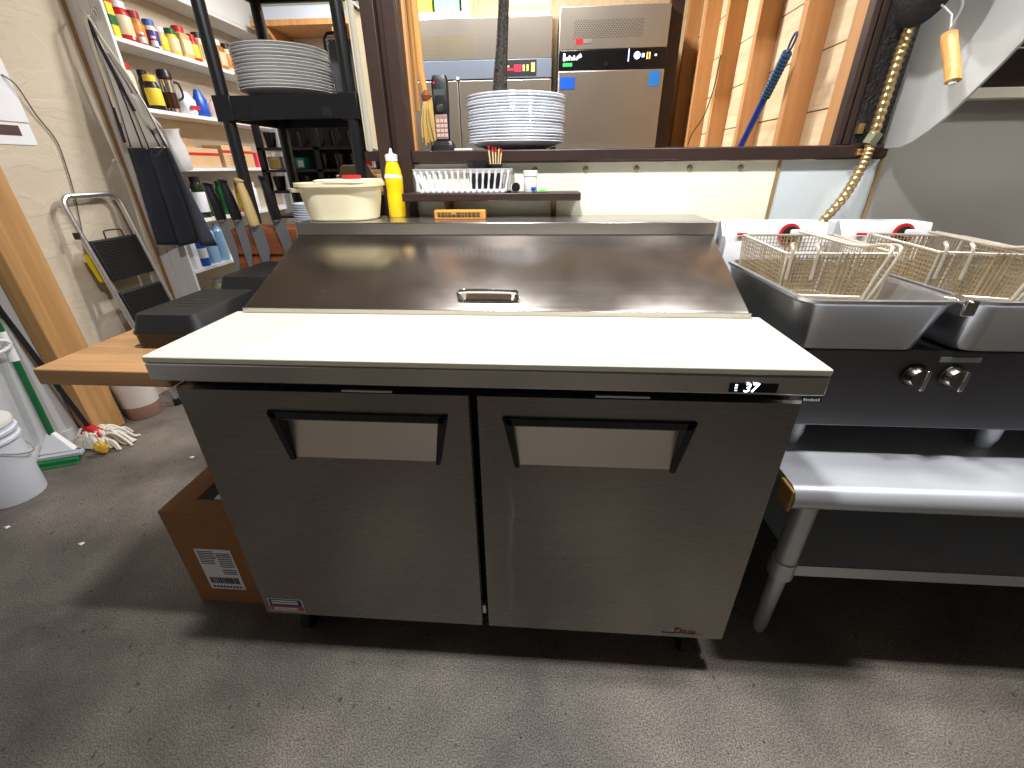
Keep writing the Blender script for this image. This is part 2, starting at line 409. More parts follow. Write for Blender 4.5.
# bolts in the panel below the sill
for i, x in enumerate((-.06, .095, .251, .405, .563, .713)):
    b = M().lathe([(.0001, -.006), (.006, -.005), (.009, 0)], (x, .77, 1.217), n=14, axis='Y').build('bolt', mat('bolt_zinc', (170, 160, 130), .4, .6))
    tag(b, ['bolt head nearest the basket', 'bolt head under the left of the sill plates', 'bolt head below the right end of the plate stack', 'bolt head midway along the panel under the sill', 'bolt head second from the panel seam', 'bolt head nearest the panel seam'][i], 'bolt', 'bolt heads under the sill')

# ---------------------------------------------------------------- prep table refrigerator
W = .6144
fr = thing('prep_refrigerator', 'stainless two-door sandwich prep refrigerator with sloped lid and white cutting board', 'refrigerator', (0, .35, 0))
M().box(-W+.006, W-.006, .045, .73, .13, .866).build('body', DOORSTEEL, fr, bevel=.003)
M().box(-W+.012, W-.012, .0335, .0449, .135, .866).build('door_gasket', GAP, fr)
# front band (top rail)
M().box(-W, W, -.037, .73, .868, .905).build('front_rail', BANDSTEEL, fr, bevel=.003)
M().box(-W, W, -.037, .245, .9055, .9185).build('cutting_board', BOARD, fr, bevel=.0025)
M().box(-W-.012, -W+.004, .09, .245, .893, .915).build('board_bracket', BANDSTEEL, fr, bevel=.002)
# display
dsp = M().box(.452, .532, -.0385, -.036, .8735, .8905).build('display', mat('display_black', (8, 8, 12), .15), fr)
E = mat('display_digits', (230, 236, 255), .5, emit=(210, 225, 255), estr=6)
text('digits', '37', .0235, (.487, -.0392, .8817), (PI/2, 0, 0), E, fr, extr=.0006, shear=.15)
M().box(.461, .4645, -.0392, -.0384, .886, .8885).box(.461, .4645, -.0392, -.0384, .8810, .8833).box(.4615, .4655, -.0392, -.0384, .8765, .8773).build('indicator', E, fr)
# doors
def fridge_door(x0, x1, hx):
    z0, z1 = .140, .832; yf = 0.0; yb = .030
    root_o = M()
    # trapezoid pocket: top wider than bottom
    tx, bx, tz, bz = .166, .152, .766, .673
    P = [(hx-tx, tz), (hx+tx, tz), (hx+bx, bz), (hx-bx, bz)]
    m = root_o
    r = .006
    # face around the pocket
    fv = [(x0, z0), (x1, z0), (x1, z1), (x0, z1)]
    def f(q, y=yf): return (q[0], y, q[1])
    tl, tr, br, bl = P
    vs = [f(fv[0]), f(fv[1]), f(fv[2]), f(fv[3]), f(bl), f(br), f(tr), f(tl)]
    m.add(vs, [(0,1,5,4), (1,2,6,5), (2,3,7,6), (3,0,4,7)])
    # bevelled outer edges and sides
    e = [f(fv[0]), f(fv[1]), f(fv[2]), f(fv[3])]
    g = [(x0-.005, yf+.009, z0-.003), (x1+.005, yf+.009, z0-.003), (x1+.005, yf+.009, z1+.003), (x0-.005, yf+.009, z1+.003)]
    h = [(a, yb, c) for a, b, c in g]
    m.add(e+g+h, [(0,1,5,4),(1,2,6,5),(2,3,7,6),(3,0,4,7),(4,5,9,8),(5,6,10,9),(6,7,11,10),(7,4,8,11),(8,9,10,11)])
    d = m.build('door', DOORSTEEL, fr, smooth=False)
    # slanted pocket floor, leaning inwards at the top
    q = M(); y2 = .026
    q.add([f(bl), f(br), (tr[0], y2, tr[1]), (tl[0], y2, tl[1])], [(0,1,2,3)])
    q.build('handle_pocket', POCKET, d, smooth=False)
    q = M()
    q.add([f(bl), f(tl), (tl[0], y2, tl[1])], [(0,1,2)]); q.add([f(br), f(tr), (tr[0], y2, tr[1])], [(0,1,2)])
    # black grip: a bar across the top with tapered cheeks
    ox, o2 = .184, .187
    q.prism([(hx-.178, .771), (hx-.187, .787), (hx+.187, .787), (hx+.178, .771)], 'Y', -.007, .026)
    for sgn in (-1, 1):
        a = [(hx+sgn*.187, .787), (hx+sgn*.168, .787), (hx+sgn*.1530, .668), (hx+sgn*.1625, .668)]
        q.prism(a if sgn < 0 else a[::-1], 'Y', -.007, .004)
    q.build('handle', BLACKP, d, bevel=.0015)
    return d
dl = fridge_door(-W+.007, -.013, -.242)
dr = fridge_door(.005, W-.010, .240)
m = M(); rg_ = []
for i in range(30):
    z = .172+(.662-.172)*i/29; wv = .0035*math.sin(i*.35)+.002*math.sin(i*.9); a_ = .0030*min(1, i/4, (29-i)/3)
    rg_.append([(.058+wv+.013*k/8, .0002-a_*math.sin(PI*k/8), z) for k in range(9)])
m.loft(rg_, False, False, closed=False); m.build('crease', DOORSTEEL, dr, angle=80)
# hinges
M().box(-.009, -.001, .0, .02, .19, .22).build('hinge', ALU, fr)
M().box(-.26, -.16, -.006, .0, .8375, .8415).build('vent_slot', ALU, fr)
M().box(.23, .33, -.006, .0, .8385, .8425).build('vent_slot', ALU, fr)
# sticker, lower left
st = M().box(-.590, -.500, -.0008, 0, .172, .198).build('sticker', mat('sticker_navy', (30, 42, 84), .5), dl)
M().box(-.592, -.498, -.0005, 0, .152, .171).build('sticker_band', mat('sticker_rust', (150, 74, 62), .5), dl)
M().box(-.593, -.497, -.0003, 0, .150, .200).build('sticker_edge', PAPER, dl)
w_ = M()
for zz in (.190, .181): w_.box(-.582, -.510, -.0014, -.0008, zz, zz+.004)
for zz in (.163, .157): w_.box(-.582, -.515, -.0012, -.0005, zz, zz+.002)
w_.build('sticker_text', PAPER, dl)
# script emblem, lower right
text('emblem', 'True', .030, (.503, -.0008, .163), (PI/2, 0, 0), mat('rust_brown', (120, 72, 34), .4), dr, shear=.35)
p_ = smoothpath([(.45, 0, .156), (.48, 0, .1545), (.50, 0, .1575), (.53, 0, .154), (.555, 0, .155)])
M().tube([(a[0], -.0006, a[2]) for a in p_], .0011, 6).build('emblem_underline', mat('rust_brown', (120, 72, 34), .4), dr)
# sloped lid
lx = .588
L = M(); L.prism([(.235, .919), (.235, .927), (.243, .934), (.545, 1.052), (.552, 1.052), (.552, .919)], 'X', -lx, lx)
lid = L.build('lid', LIDSTEEL, fr, bevel=.0025)
M().box(-lx-.002, lx+.002, .231, .236, .9195, .931).build('lid_lip', BANDSTEEL, lid, bevel=.001)
hp = smoothpath([(-.073, .29, .951), (-.078, .283, .965), (-.068, .275, .975), (0, .273, .977), (.068, .275, .975), (.078, .283, .965), (.073, .29, .951)], 5)
hp = [(x*.88-.001, y-.016, z-.008) for x, y, z in [tuple(q) for q in hp]]
hb = M(); hb.tube(hp, .006, 8)
hb.build('lid_handle', CHROME, lid)
M().hexa([(-.055, .268, .9445), (.053, .268, .9445), (.053, .292, .954), (-.055, .292, .954), (-.055, .266, .9475), (.053, .266, .9475), (.053, .290, .957), (-.055, .290, .957)]).build('handle_plate', CHROME, lid)
M().box(-.596, .596, .553, .752, .906, 1.087).build('rear_cap', BANDSTEEL, fr, bevel=.003)
M().box(-.592, .592, .5515, .5528, 1.048, 1.054).build('lid_seam', GAP, fr)
for x in (-.54, .54):
    for y in (.07, .66):
        c = M().lathe([(.001, -.012), (.038, -.012), (.04, 0), (.038, .012), (.001, .012)], (x, y, .042), n=20, axis='X').build('caster', GAP, fr)
        M().box(x-.02, x+.02, y-.025, y+.025, .085, .13).build('caster_fork', ALU, c)

# ---------------------------------------------------------------- things on the refrigerator
t = thing('storage_tub', 'cream oval plastic tub on the rear edge of the prep refrigerator', 'tub', (-.482, .650, 1.087))
cx, cy = -.482, .650
m = M(); rings = []
for k, (wd, dp, z) in enumerate([(.19, .13, 1.0875), (.205, .145, 1.093), (.225, .160, 1.14), (.235, .168, 1.178), (.252, .184, 1.180), (.252, .184, 1.190), (.228, .160, 1.190), (.218, .150, 1.14), (.195, .130, 1.096)]):
    rings.append(rrect(cx, cy, z, wd, dp, min(dp*.48, .075), 8))
m.loft(rings); m.build('body', CREAMP, t)
M().loft([rrect(cx-.098, cy-.02, 1.166, .06, .10, .018), rrect(cx-.098, cy-.02, 1.176, .066, .106, .02)]).build('handle', CREAMP, t)
m = M(); m.loft([rrect(cx+.03, cy, 1.190, .175, .187, .06, 8), rrect(cx+.03, cy, 1.196, .175, .187, .06, 8), rrect(cx+.03, cy, 1.198, .16, .17, .055, 8)]).build('lid', CREAMP, t)
tg = tag(M().lathe([(.001, 0), (.026, 0), (.027, .005), (.026, .010), (.001, .010)], (-.445, .655, 1.1985), 20).build('jar_lid', RED), 'small red jar lid lying on the cream tub', 'lid')

t = thing('mustard_bottle', 'yellow mustard bottle with white cap beside the brown post', 'bottle', (-.337, .713, 1.087))
M().lathe([(.001, 0), (.025, 0), (.027, .006), (.027, .05), (.0265, .062), (.0255, .075), (.0265, .09), (.027, .11), (.023, .135), (.018, .150), (.016, .157), (.001, .157)], (-.337, .713, 1.0875), 28).build('body', YELLOW, t)
M().lathe([(.001, 0), (.018, 0), (.0185, .016), (.012, .019), (.006, .02), (.003, .034), (.001, .034)], (-.337, .713, 1.2445), 20).build('cap', WHITEPL, t)
M().lathe([(.0205, .128), (.0255, .120), (.0275, .112), (.0272, .111), (.0205, .127)], (-.3375, .7125, 1.0875), 24).build('paper_label', PAPER, t)

t = thing('cleaning_brick', 'orange boxed brick with dark lettering on the rear cap of the refrigerator', 'box', (-.122, .635, 1.087))
b = M().box(-.199, -.047, .622, .652, 1.0875, 1.113).build('body', mat('orange_card', (226, 150, 62), .6), t, bevel=.003)
M().box(-.192, -.054, .6212, .6222, 1.0925, 1.109).build('paper_label', mat('tan_card', (190, 140, 60), .6), t)
m = M()
x = -.188
while x < -.066:
    wd = random.uniform(.006, .014)
    for zz in (1.1035, 1.0985, 1.0945):
        if random.random() < .9: m.box(x, x+wd, .6206, .6213, zz, zz+.003)
    x += wd+.002
m.build('lettering', INK, t)

# little shelf with its things
t = thing('wall_shelf', 'short dark brown shelf on brackets below the pass-through sill', 'shelf', (-.035, .71, 1.08))
M().box(-.30, .232, .652, .769, 1.135, 1.157).build('board', BROWN, t, bevel=.003)
for x in (-.175, .155):
    M().prism([(.769, 1.075), (.769, 1.1345), (.69, 1.1345), (.70, 1.125), (.755, 1.075)], 'X', x-.008, x+.008).build('bracket', mat('rusty_bracket', (120, 92, 50), .6, .4), t)
t = thing('plastic_basket', 'white slotted plastic basket on the small brown shelf', 'basket', (-.117, .715, 1.157))
m = M()
def lerp(a, b, u): return a+(b-a)*u
B = (-.248, .011, .668, .757); T = (-.257, .021, .661, .765); zb, zt = 1.158, 1.222
m.box(B[0], B[1], B[2], B[3], zb, zb+.004)
for (a0, a1, b0, b1, fixed) in ((B[0], B[1], T[0], T[1], 'f'), (B[0], B[1], T[0], T[1], 'b')):
    yb_, yt_ = (B[2], T[2]) if fixed == 'f' else (B[3], T[3])
    n = 15
    for i in range(n+1):
        u = i/n; xb = lerp(a0, a1, u); xt = lerp(b0, b1, u)
        m.tube([(xb, yb_, zb+.004), ((xb+xt)/2, (yb_+yt_)/2, (zb+zt)/2), (xt, yt_, zt-.008)], [.0042, .0026, .0045], 6)
for s_ in (0, 1):
    for i in range(5):
        u = i/4; yb_ = lerp(B[2], B[3], u); yt_ = lerp(T[2], T[3], u)
        m.tube([(B[s_], yb_, zb+.004), (T[s_], yt_, zt-.008)], .003, 6)
m.build('body', WHITEPL, t)
m = M()
m.loft([rrect(-.118, .7125, zt-.012, .286, .103, .012), rrect(-.118, .7125, zt, .294, .110, .014), rrect(-.118, .7125, zt, .278, .096, .010), rrect(-.118, .7125, zt-.012, .274, .092, .010)], False, False)
m.build('rim', WHITEPL, t, solid=.002)
M().loft([rrect(-.118, .7125, zb, .256, .086, .012), rrect(-.118, .7125, zb+.009, .259, .088, .012)], False, False).build('base_rim', WHITEPL, t, solid=.002)
t = thing('plastic_cup', 'black cup standing in the white basket', 'cup', (-.075, .72, 1.163))
M().lathe([(.001, 0), (.026, 0), (.034, .08), (.031, .08), (.024, .004), (.001, .004)], (-.075, .72, 1.163), 24).build('body', BLACKP, t)
t = thing('plastic_cup', 'black cup holding the red-tipped sticks in the white basket', 'cup', (-.024, .72, 1.163))
M().lathe([(.001, 0), (.018, 0), (.020, .07), (.018, .07), (.016, .004), (.001, .004)], (-.024, .72, 1.163), 24).build('body', BLACKP, t)
wood_stick = [(-.036, 'leftmost red-tipped wooden stick standing in the white basket', .000, 1.282), (-.029, 'second red-tipped wooden stick from the left in the basket', .004, 1.279), (-.022, 'third red-tipped wooden stick from the left in the basket', -.004, 1.277), (-.016, 'tallest dark-tipped wooden stick in the basket', .003, 1.286), (-.011, 'rightmost red-tipped wooden stick in the basket', -.001, 1.275)]
for i, (x, lb, dy, z1) in enumerate(wood_stick):
    s_ = thing('wooden_stick', lb, 'stick', (x, .72+dy, 1.17), 'wooden sticks in the basket')
    tx = x+(x+.024)*.5
    M().tube([(-.024+(x+.024)*.5, .72+dy*.5, 1.17), (tx, .72+dy*2, z1-.012)], .0022, 6).build('shaft', mat('pale_stick', (228, 204, 150), .6), s_)
    M().tube([(tx, .72+dy*2, z1-.012), (tx, .72+dy*2, z1)], .0027, 6).build('tip', RED if i != 3 else BLACKM, s_)
t = tag(M().lathe([(.001, -.02), (.012, -.02), (.013, 0), (.012, .015), (.001, .015)], (.040, .700, 1.1708), 18, axis='Y').build('bottle_cap', BLACKP), 'black round cap lying between the basket and the white jar', 'cap')
t = tag(M().box(.0, .026, .675, .700, 1.1572, 1.163).build('black_clip', BLACKP, bevel=.002), 'flat black clip lying by the right end of the white basket', 'clip')
t = thing('white_jar', 'small white jar on the brown shelf right of the basket', 'jar', (.083, .70, 1.157))
M().lathe([(.001, 0), (.019, 0), (.020, .003), (.020, .040), (.018, .043), (.001, .043)], (.083, .70, 1.1573), 24).build('body', WHITEPL, t)
M().lathe([(.001, 0), (.0215, 0), (.0215, .013), (.020, .015), (.001, .015)], (.083, .70, 1.2003), 24).build('cap', mat('off_white', (236, 236, 228), .4), t)
M().box(.086, .100, .6795, .682, 1.162, 1.171).build('paper_label', BLUE, t)
tag(M().add([(.098, .68, 1.158), (.118, .677, 1.159), (.142, .684, 1.158), (.12, .694, 1.165)], [(0,1,3), (1,2,3), (0,1,2)]).build('green_wrapper', mat('bright_green', (70, 200, 60), .4), solid=.001), 'bright green wrapper scrap beside the white jar', 'wrapper')

# ---------------------------------------------------------------- plates
def plate_mesh(r, th):
    return [(.001, 0), (r*.52, 0), (r*.55, .003), (r*.80, .012), (r*.985, .0225), (r, .0245), (r*.995, .0265), (r*.96, .0265), (r*.78, .0165), (r*.55, .0075), (.001, .0065)]
def plate_stack(cx, cy, z0, n, r, pitch, where, matl, grp, jig=.003):
    proto = None; names = ordinals(n)
    for k in range(n):
        x = cx+random.uniform(-jig, jig); y = cy+random.uniform(-jig, jig); z = z0+.0003+k*pitch
        lb = '%s dinner plate, %s %s' % (matl[0], names[n-1-k], where)
        if proto is None:
            proto = M().lathe(plate_mesh(r, pitch), (x, y, z), 56).build('dinner_plate', matl[1], origin=(x, y, z))
            tag(proto, lb, 'plate', grp)
        else:
            o = proto.copy(); COL.objects.link(o); o.location = (x, y, z); o['label'] = lb; o['category'] = 'plate'; o['group'] = grp
plate_stack(.028, .925, 1.272, 17, .160, .0078, 'of the stack on the pass-through sill', ('white', CERAMIC), 'plates stacked on the sill', .002)
plate_stack(-.850, 1.17, 1.4555, 14, .168, .0098, 'of the stack on the black rack', ('greyish white', CERAMICG), 'plates stacked on the black rack', .002)

# ---------------------------------------------------------------- phone, stick, tags on the sill
t = thing('phone_cradle', 'black phone charging cradle on the left of the sill', 'cradle', (-.20, .83, 1.272))
M().loft([rrect(-.20, .83, 1.2725, .075, .07, .015), rrect(-.20, .83, 1.288, .072, .066, .015), rrect(-.20, .835, 1.300, .058, .045, .012)]).build('body', BLACKP, t)
t = thing('cordless_phone', 'black and silver cordless phone handset standing in its cradle', 'phone', (-.20, .835, 1.3005))
M().loft([rrect(-.20, .836, 1.3008, .044, .022, .008), rrect(-.20, .836, 1.36, .047, .024, .009), rrect(-.20, .838, 1.385, .050, .026, .010), rrect(-.20, .840, 1.46, .052, .026, .011), rrect(-.20, .841, 1.474, .042, .018, .008)]).build('body', BLACKP, t)
M().box(-.219, -.181, .8235, .8255, 1.306, 1.372).build('keypad', mat('rose_silver', (178, 150, 138), .35, .4), t, bevel=.001)
m = M()
for i in range(3):
    for j in range(4): m.box(-.216+i*.0125, -.2065+i*.0125, .822, .8237, 1.311+j*.013, 1.320+j*.013)
m.build('keys', mat('key_tan', (206, 172, 160), .4), t, bevel=.001)
M().box(-.218, -.182, .8260, .8275, 1.405, 1.438).build('screen', mat('phone_screen', (78, 84, 84), .2), t)
M().lathe([(.004, -.002), (.011, -.003), (.012, 0), (.004, 0)], (-.20, .8235, 1.388), 20, axis='Y').build('navigation_ring', CHROME, t)
M().box(-.2175, -.2135, .8255, .8275, 1.452, 1.456).build('indicator', mat('red_led', (200, 20, 40), .4, emit=(255, 20, 60), estr=2), t)
tag(M().box(-.155, -.10, .775, .83, 1.2722, 1.278).build('folded_paper', PAPER), 'folded white paper lying beside the phone cradle', 'paper')
t = tag(M().tube([(-.045, 1.10, 1.2725), (-.043, 1.10, 1.36), (-.04, 1.10, 1.48), (-.03, 1.10, 1.60), (-.015, 1.10, 1.80), (-.0, 1.10, 2.05)], [.026, .026, .026, .02, .0165, .015], 10).build('carved_stick', mat('speckled_dark', (50, 46, 42), .45, bump=1.0, bscale=120, var=.8, vscale=110)), 'dark speckled upright stick rising behind the sill plates', 'stick')

# ---------------------------------------------------------------- butcher-block table, pans, knives
t = thing('prep_table', 'butcher-block table with thick wooden top left of the refrigerator', 'table', (-.78, .5, 0))
M().box(-.925, -.630, .015, .972, .826, .862).build('tabletop', TABLEW, t, bevel=.003)
for x in (-.70, -.655):
    pass
for x, y in ((-.70, .40), (-.66, .93), (-.89, .93)):
    M().box(x-.018, x+.018, y-.018, y+.018, 0, .826).build('leg', GALV, t, bevel=.002)
M().box(-.70, -.66, .42, .91, .77, .824).build('apron_rail', GALV, t)

def black_pan(x0, x1, y0, y1, label):
    cx, cy = (x0+x1)/2, (y0+y1)/2; wd, dp = x1-x0, y1-y0
    t = thing('black_food_box', label, 'container', (cx, cy, .8625))
    m = M(); m.loft([rrect(cx, cy, .8627, wd*.955, dp*.965, .02), rrect(cx, cy, .893, wd*.97, dp*.98, .022), rrect(cx, cy, .896, wd, dp, .024), rrect(cx, cy, .901, wd, dp, .024)])
    m.build('base', BLACKP, t)
    m = M(); m.loft([rrect(cx, cy, .9015, wd*.985, dp*.985, .024), rrect(cx, cy, .906, wd*.96, dp*.97, .024), rrect(cx, cy, .936, wd*.84, dp*.90, .018), rrect(cx, cy, .939, wd*.82, dp*.885, .016)])
    l = m.build('lid', BLACKM, t)
    m = M()
    for k, wdt in enumerate((.3, .36, .24)):
        m.box(cx-wd*wdt*.5, cx+wd*wdt*.5, cy+.0-k*.022, cy+.012-k*.022, .939, .9396)
    m.build('embossed_lettering', BLACKP, l)
    M().box(cx-wd*.5-.006, cx-wd*.5+.014, cy-dp*.36, cy-dp*.2, .888, .900).build('latch', BLACKP, t, bevel=.003)
    return t
black_pan(-.803, -.628, .130, .385, 'black lidded food box nearest the cutting board on the wooden table')
black_pan(-.86, -.665, .50, .765, 'black lidded food box behind, in front of the knives')

t = thing('wooden_block', 'reddish-brown wooden knife block behind the black boxes', 'knife block', (-.80, .88, .862))
M().box(-.985, -.632, .805, .965, .8625, 1.040).build('body', CRATEW, t, bevel=.003)
M().box(-.984, -.70, .799, .8048, .955, .985).build('magnet_strip', CRATEW, t)
def knife(x, ztip, zbol, ztop, wblade, lean, hm, label, curve=1, y=.7965):
    t = thing('kitchen_knife', label, 'knife', (x, y, ztip), 'knives on the wooden block')
    n = 10; L_ = []; R_ = []
    for i in range(n+1):
        u = i/n; z = lerp(ztip, zbol, u); xs = x+(1-u)*lean
        half = wblade*(min(1, (u*1.9)**.75))
        L_.append((xs-wblade*.5 if True else 0, z)); R_.append((xs-wblade*.5+half, z))
    poly = L_+R_[::-1]
    M().prism([(a, b) for a, b in poly], 'Y', y-.0012, y+.0012).build('blade', steel('blade_steel', (128, 130, 134), .38, 'Z', aniso=0, metal=.6) if 'blade_steel' not in MATS else MATS['blade_steel'], t)
    hp = smoothpath([(x, y, zbol-.004), (x-.004, y, zbol+.03), (x-.009, y, lerp(zbol, ztop, .6)), (x-.015, y, ztop-.012), (x-.013, y, ztop)], 4)
    k = len(hp)
    rs = [.0145+.003*math.sin(i/(k-1)*PI*1.6+.5)+(.003 if i > k*.75 else 0) for i in range(k)]; rs[-1] = .006
    M().tube(hp, rs, 10).build('handle', hm, t)
    M().box(x-.010, x+.010, y-.004, y+.004, zbol-.010, zbol+.002).build('bolster', ALU, t, bevel=.002)
BH = mat('black_handle', (16, 17, 19), .3)
knife(-.992, .872, 1.075, 1.190, .032, .022, BH, 'leftmost black-handled kitchen knife on the wooden block')
knife(-.935, .876, 1.075, 1.198, .034, .012, BH, 'second black-handled knife from the left on the wooden block')
knife(-.877, .878, 1.056, 1.198, .046, .020, mat('yellowed_handle', (186, 160, 104), .4), 'knife with yellowed handle and wide blade on the wooden block')
knife(-.792, .925, 1.075, 1.205, .042, .030, BH, 'rightmost black-handled knife with curved handle on the wooden block')
# saucers on the block
names = ordinals(9)
pr = None
for k in range(9):
    z = 1.0405+k*.0078
    if pr is None:
        pr = M().lathe([(a*.42, b*.6) for a, b in plate_mesh(.165, 1)], (-.700, .882, z), 40).build('saucer', CERAMIC, origin=(-.700, .882, z)); o = pr
    else:
        o = pr.copy(); COL.objects.link(o); o.location = (-.700+random.uniform(-.003, .003), .882, z)
    tag(o, 'small white saucer, %s of the short stack left of the cream tub' % names[8-k], 'saucer', 'saucers beside the cream tub')

# ---------------------------------------------------------------- black plastic rack
t = thing('storage_rack', 'black plastic storage rack holding the greyish plates, beside the brown post', 'rack', (-.76, 1.18, 0))
for x in (-1.005, -.548):
    for y in (1.0, 1.35):
        m = M(); m.lathe([(.001, 0), (.021, 0), (.021, 2.35), (.001, 2.35)], (x, y, 0), 16); m.build('post', BLACKP, t)
for z in (1.382, 1.80, .30):
    m = M(); zt_ = z+.073
    m.box(-1.03, -.523, .983, .998, z, zt_); m.box(-1.03, -.523, 1.355, 1.37, z, zt_)
    m.box(-1.03, -1.018, .998, 1.355, z, zt_); m.box(-.535, -.523, .998, 1.355, z, zt_)
    m.box(-1.018, -.535, .998, 1.355, zt_-.006, zt_)
    for k in range(1, 6): m.box(-1.018+k*.080-.003, -1.018+k*.086+.003, .998, 1.355, zt_-.035, zt_-.006)
    for y in (1.07, 1.17, 1.27): m.box(-1.018, -.535, y-.003, y+.003, zt_-.035, zt_-.006)
    for xx in (-1.03, -.579):  # corner collars
        m.box(xx-.004, xx+.06, .979, 1.02, z-.004, zt_+.002)
    s_ = m.build('shelf', BLACKP, t, bevel=.002)
    for xx in (-.93, -.63):
        M().box(xx-.018, xx+.018, .9805, .9835, z+.006, z+.036).build('slot', GAP, s_)
# pale tray leaning at the end of the rack
t = thing('serving_tray', 'tall cream tray standing on edge between the rack and the brown post', 'tray', (-.50, 1.13, 1.28))
M().hexa([(-.516, .99, 1.28), (-.503, .99, 1.28), (-.503, 1.32, 1.28), (-.516, 1.32, 1.28), (-.516, .99, 1.70), (-.503, .99, 1.70), (-.503, 1.32, 1.70), (-.516, 1.32, 1.70)]).build('base', CREAMP, t, bevel=.004)
m = M(); m.tube([(-.500, .992, 1.285), (-.500, .992, 1.695), (-.500, 1.318, 1.695), (-.500, 1.318, 1.285)], .010, 8, closed=True); m.build('rim', mat('tray_rim', (196, 192, 176), .4), t)
# something for the tray to stand on
t = thing('stock_shelf', 'dark shelf ledge behind the brown post carrying the cream tray', 'shelf', (-.435, 1.15, 0))
M().box(-.520, -.395, .98, 1.36, 1.25, 1.2795).build('board', BROWN, t, bevel=.002)
for y in (1.0, 1.33): M().box(-.45, -.42, y, y+.02, 0, 1.25).build('leg', BROWN, t)
# silver toaster-like tray behind the plates
t = thing('metal_pan', 'shiny metal pan standing upright behind the greyish plates', 'pan', (-.60, 1.31, 1.4555))
m = M(); m.loft([rrect(-.665, 1.318, 1.456, .13, .045, .018), rrect(-.665, 1.318, 1.66, .14, .05, .022), rrect(-.665, 1.318, 1.67, .12, .04, .018)]); m.build('body', PANSTEEL, t)
m = M(); m.tube([(-.725, 1.288, 1.50), (-.730, 1.288, 1.67), (-.715, 1.288, 1.685), (-.64, 1.288, 1.69)], .006, 8); m.build('handle', BLACKP, t)

# ---------------------------------------------------------------- white shelving on the left wall
XS0, XS1, YS0, YS1 = -2.208, -2.030, 1.83, 3.30
t = thing('pantry_shelving', 'tall white built-in shelving crowded with food along the left wall', 'shelving', (-2.12, 2.5, 0))
m = M(); m.box(-2.208, -2.152, 1.812, 1.83, 0, 2.7); m.box(-2.148, -2.092, 1.812, 1.83, 0, 2.7); m.box(-2.088, -2.03, 1.812, 1.83, 0, 2.7)
m.build('side_panel', WHITEP, t, bevel=.002)
M().box(XS0, XS1, YS1-.02, YS1, 0, 2.7).build('side_panel', WHITEP, t)
SH = [2.13, 1.83, 1.53, 1.24, .95, .67, .38]
for z in SH: M().box(XS0+.001, XS1, YS0+.001, YS1-.021, z-.02, z).build('shelf', WHITEP, t, bevel=.001)
M().box(XS1-.012, XS1, YS0+.002, YS1-.022, 2.131, 2.50).build('fascia_board', WHITEP, t)
M().box(-2.2095, -2.207, 1.79, 1.812, 0, 2.7).build('edge_trim', mat('brown_edge', (150, 112, 70), .6), t)
M().box(-2.06, -2.03, 2.62, 2.65, .3, .65).build('divider', WHITEP, t)

def jar(x, y, z, r, h, body, cap, lab, label, cat='jar', grp=None, name='spice_jar', square=False, sh=1.0):
    t = thing(name, label, cat, (x, y, z+.0008), grp); z += .0008
    caph = min(.03, h*.2)
    if square:
        m = M(); m.loft([rrect(x, y, z, 2*r, 2*r, r*.3), rrect(x, y, z+h-caph-.01, 2*r, 2*r, r*.3), rrect(x, y, z+h-caph, 1.4*r, 1.4*r, r*.3)])
    else:
        m = M().lathe([(.001, 0), (r*.95, 0), (r, .004), (r, h-caph-.022*sh), (r*.72, h-caph), (.001, h-caph)], (x, y, z), 20)
    m.build('body', body, t)
    M().lathe([(.001, 0), (r*.8, 0), (r*.8, caph*.9), (r*.72, caph), (.001, caph)], (x, y, z+h-caph+.0004), 20).build('lid', cap, t)
    if lab:
        if square: M().box(x-.001, x+r+.0015, y-r*.9, y+r*.9, z+h*.15, z+h*.6).build('paper_label', lab, t)
        else: M().lathe([(r+.0008, h*.14), (r+.0012, h*.15), (r+.0012, h*.62), (r+.0008, h*.63)], (x, y, z), 20).build('paper_label', lab, t)
    return t
def col(n, c, r=.4): return mat(n, c, r)
AMB = col('amber_spice', (176, 120, 60)); TAN = col('tan_spice', (198, 172, 122)); PALE = col('pale_spice', (222, 208, 172)); GRNSP = col('green_herbs', (120, 128, 70))
REDL = col('red_label', (196, 30, 34)); YLW = col('yellow_label', (236, 208, 60)); CAPR = col('maroon_cap', (150, 26, 40)); CAPW = col('white_cap', (232, 232, 232)); CAPG = col('green_cap', (24, 96, 50)); CAPK = col('black_cap', (24, 24, 26)); BLUL = col('blue_label', (60, 110, 190)); PUR = col('purple_label', (70, 50, 130)); ORL = col('orange_label', (224, 130, 40))
zt1 = 1.83; G1 = 'spice jars on the upper pantry shelf'
tt = thing('tall_food_box', 'red and yellow tall packet beside the apron hook', 'packet', (-2.06, 1.875, zt1+.001), None)
M().box(-2.10, -2.04, 1.85, 1.89, zt1+.001, zt1+.235).build('body', YLW, tt, bevel=.003); M().box(-2.101, -2.039, 1.849, 1.891, zt1+.14, zt1+.2355).build('paper_label', REDL, tt); M().box(-2.101, -2.039, 1.849, 1.891, zt1+.05, zt1+.09).build('paper_label', CAPG, tt)
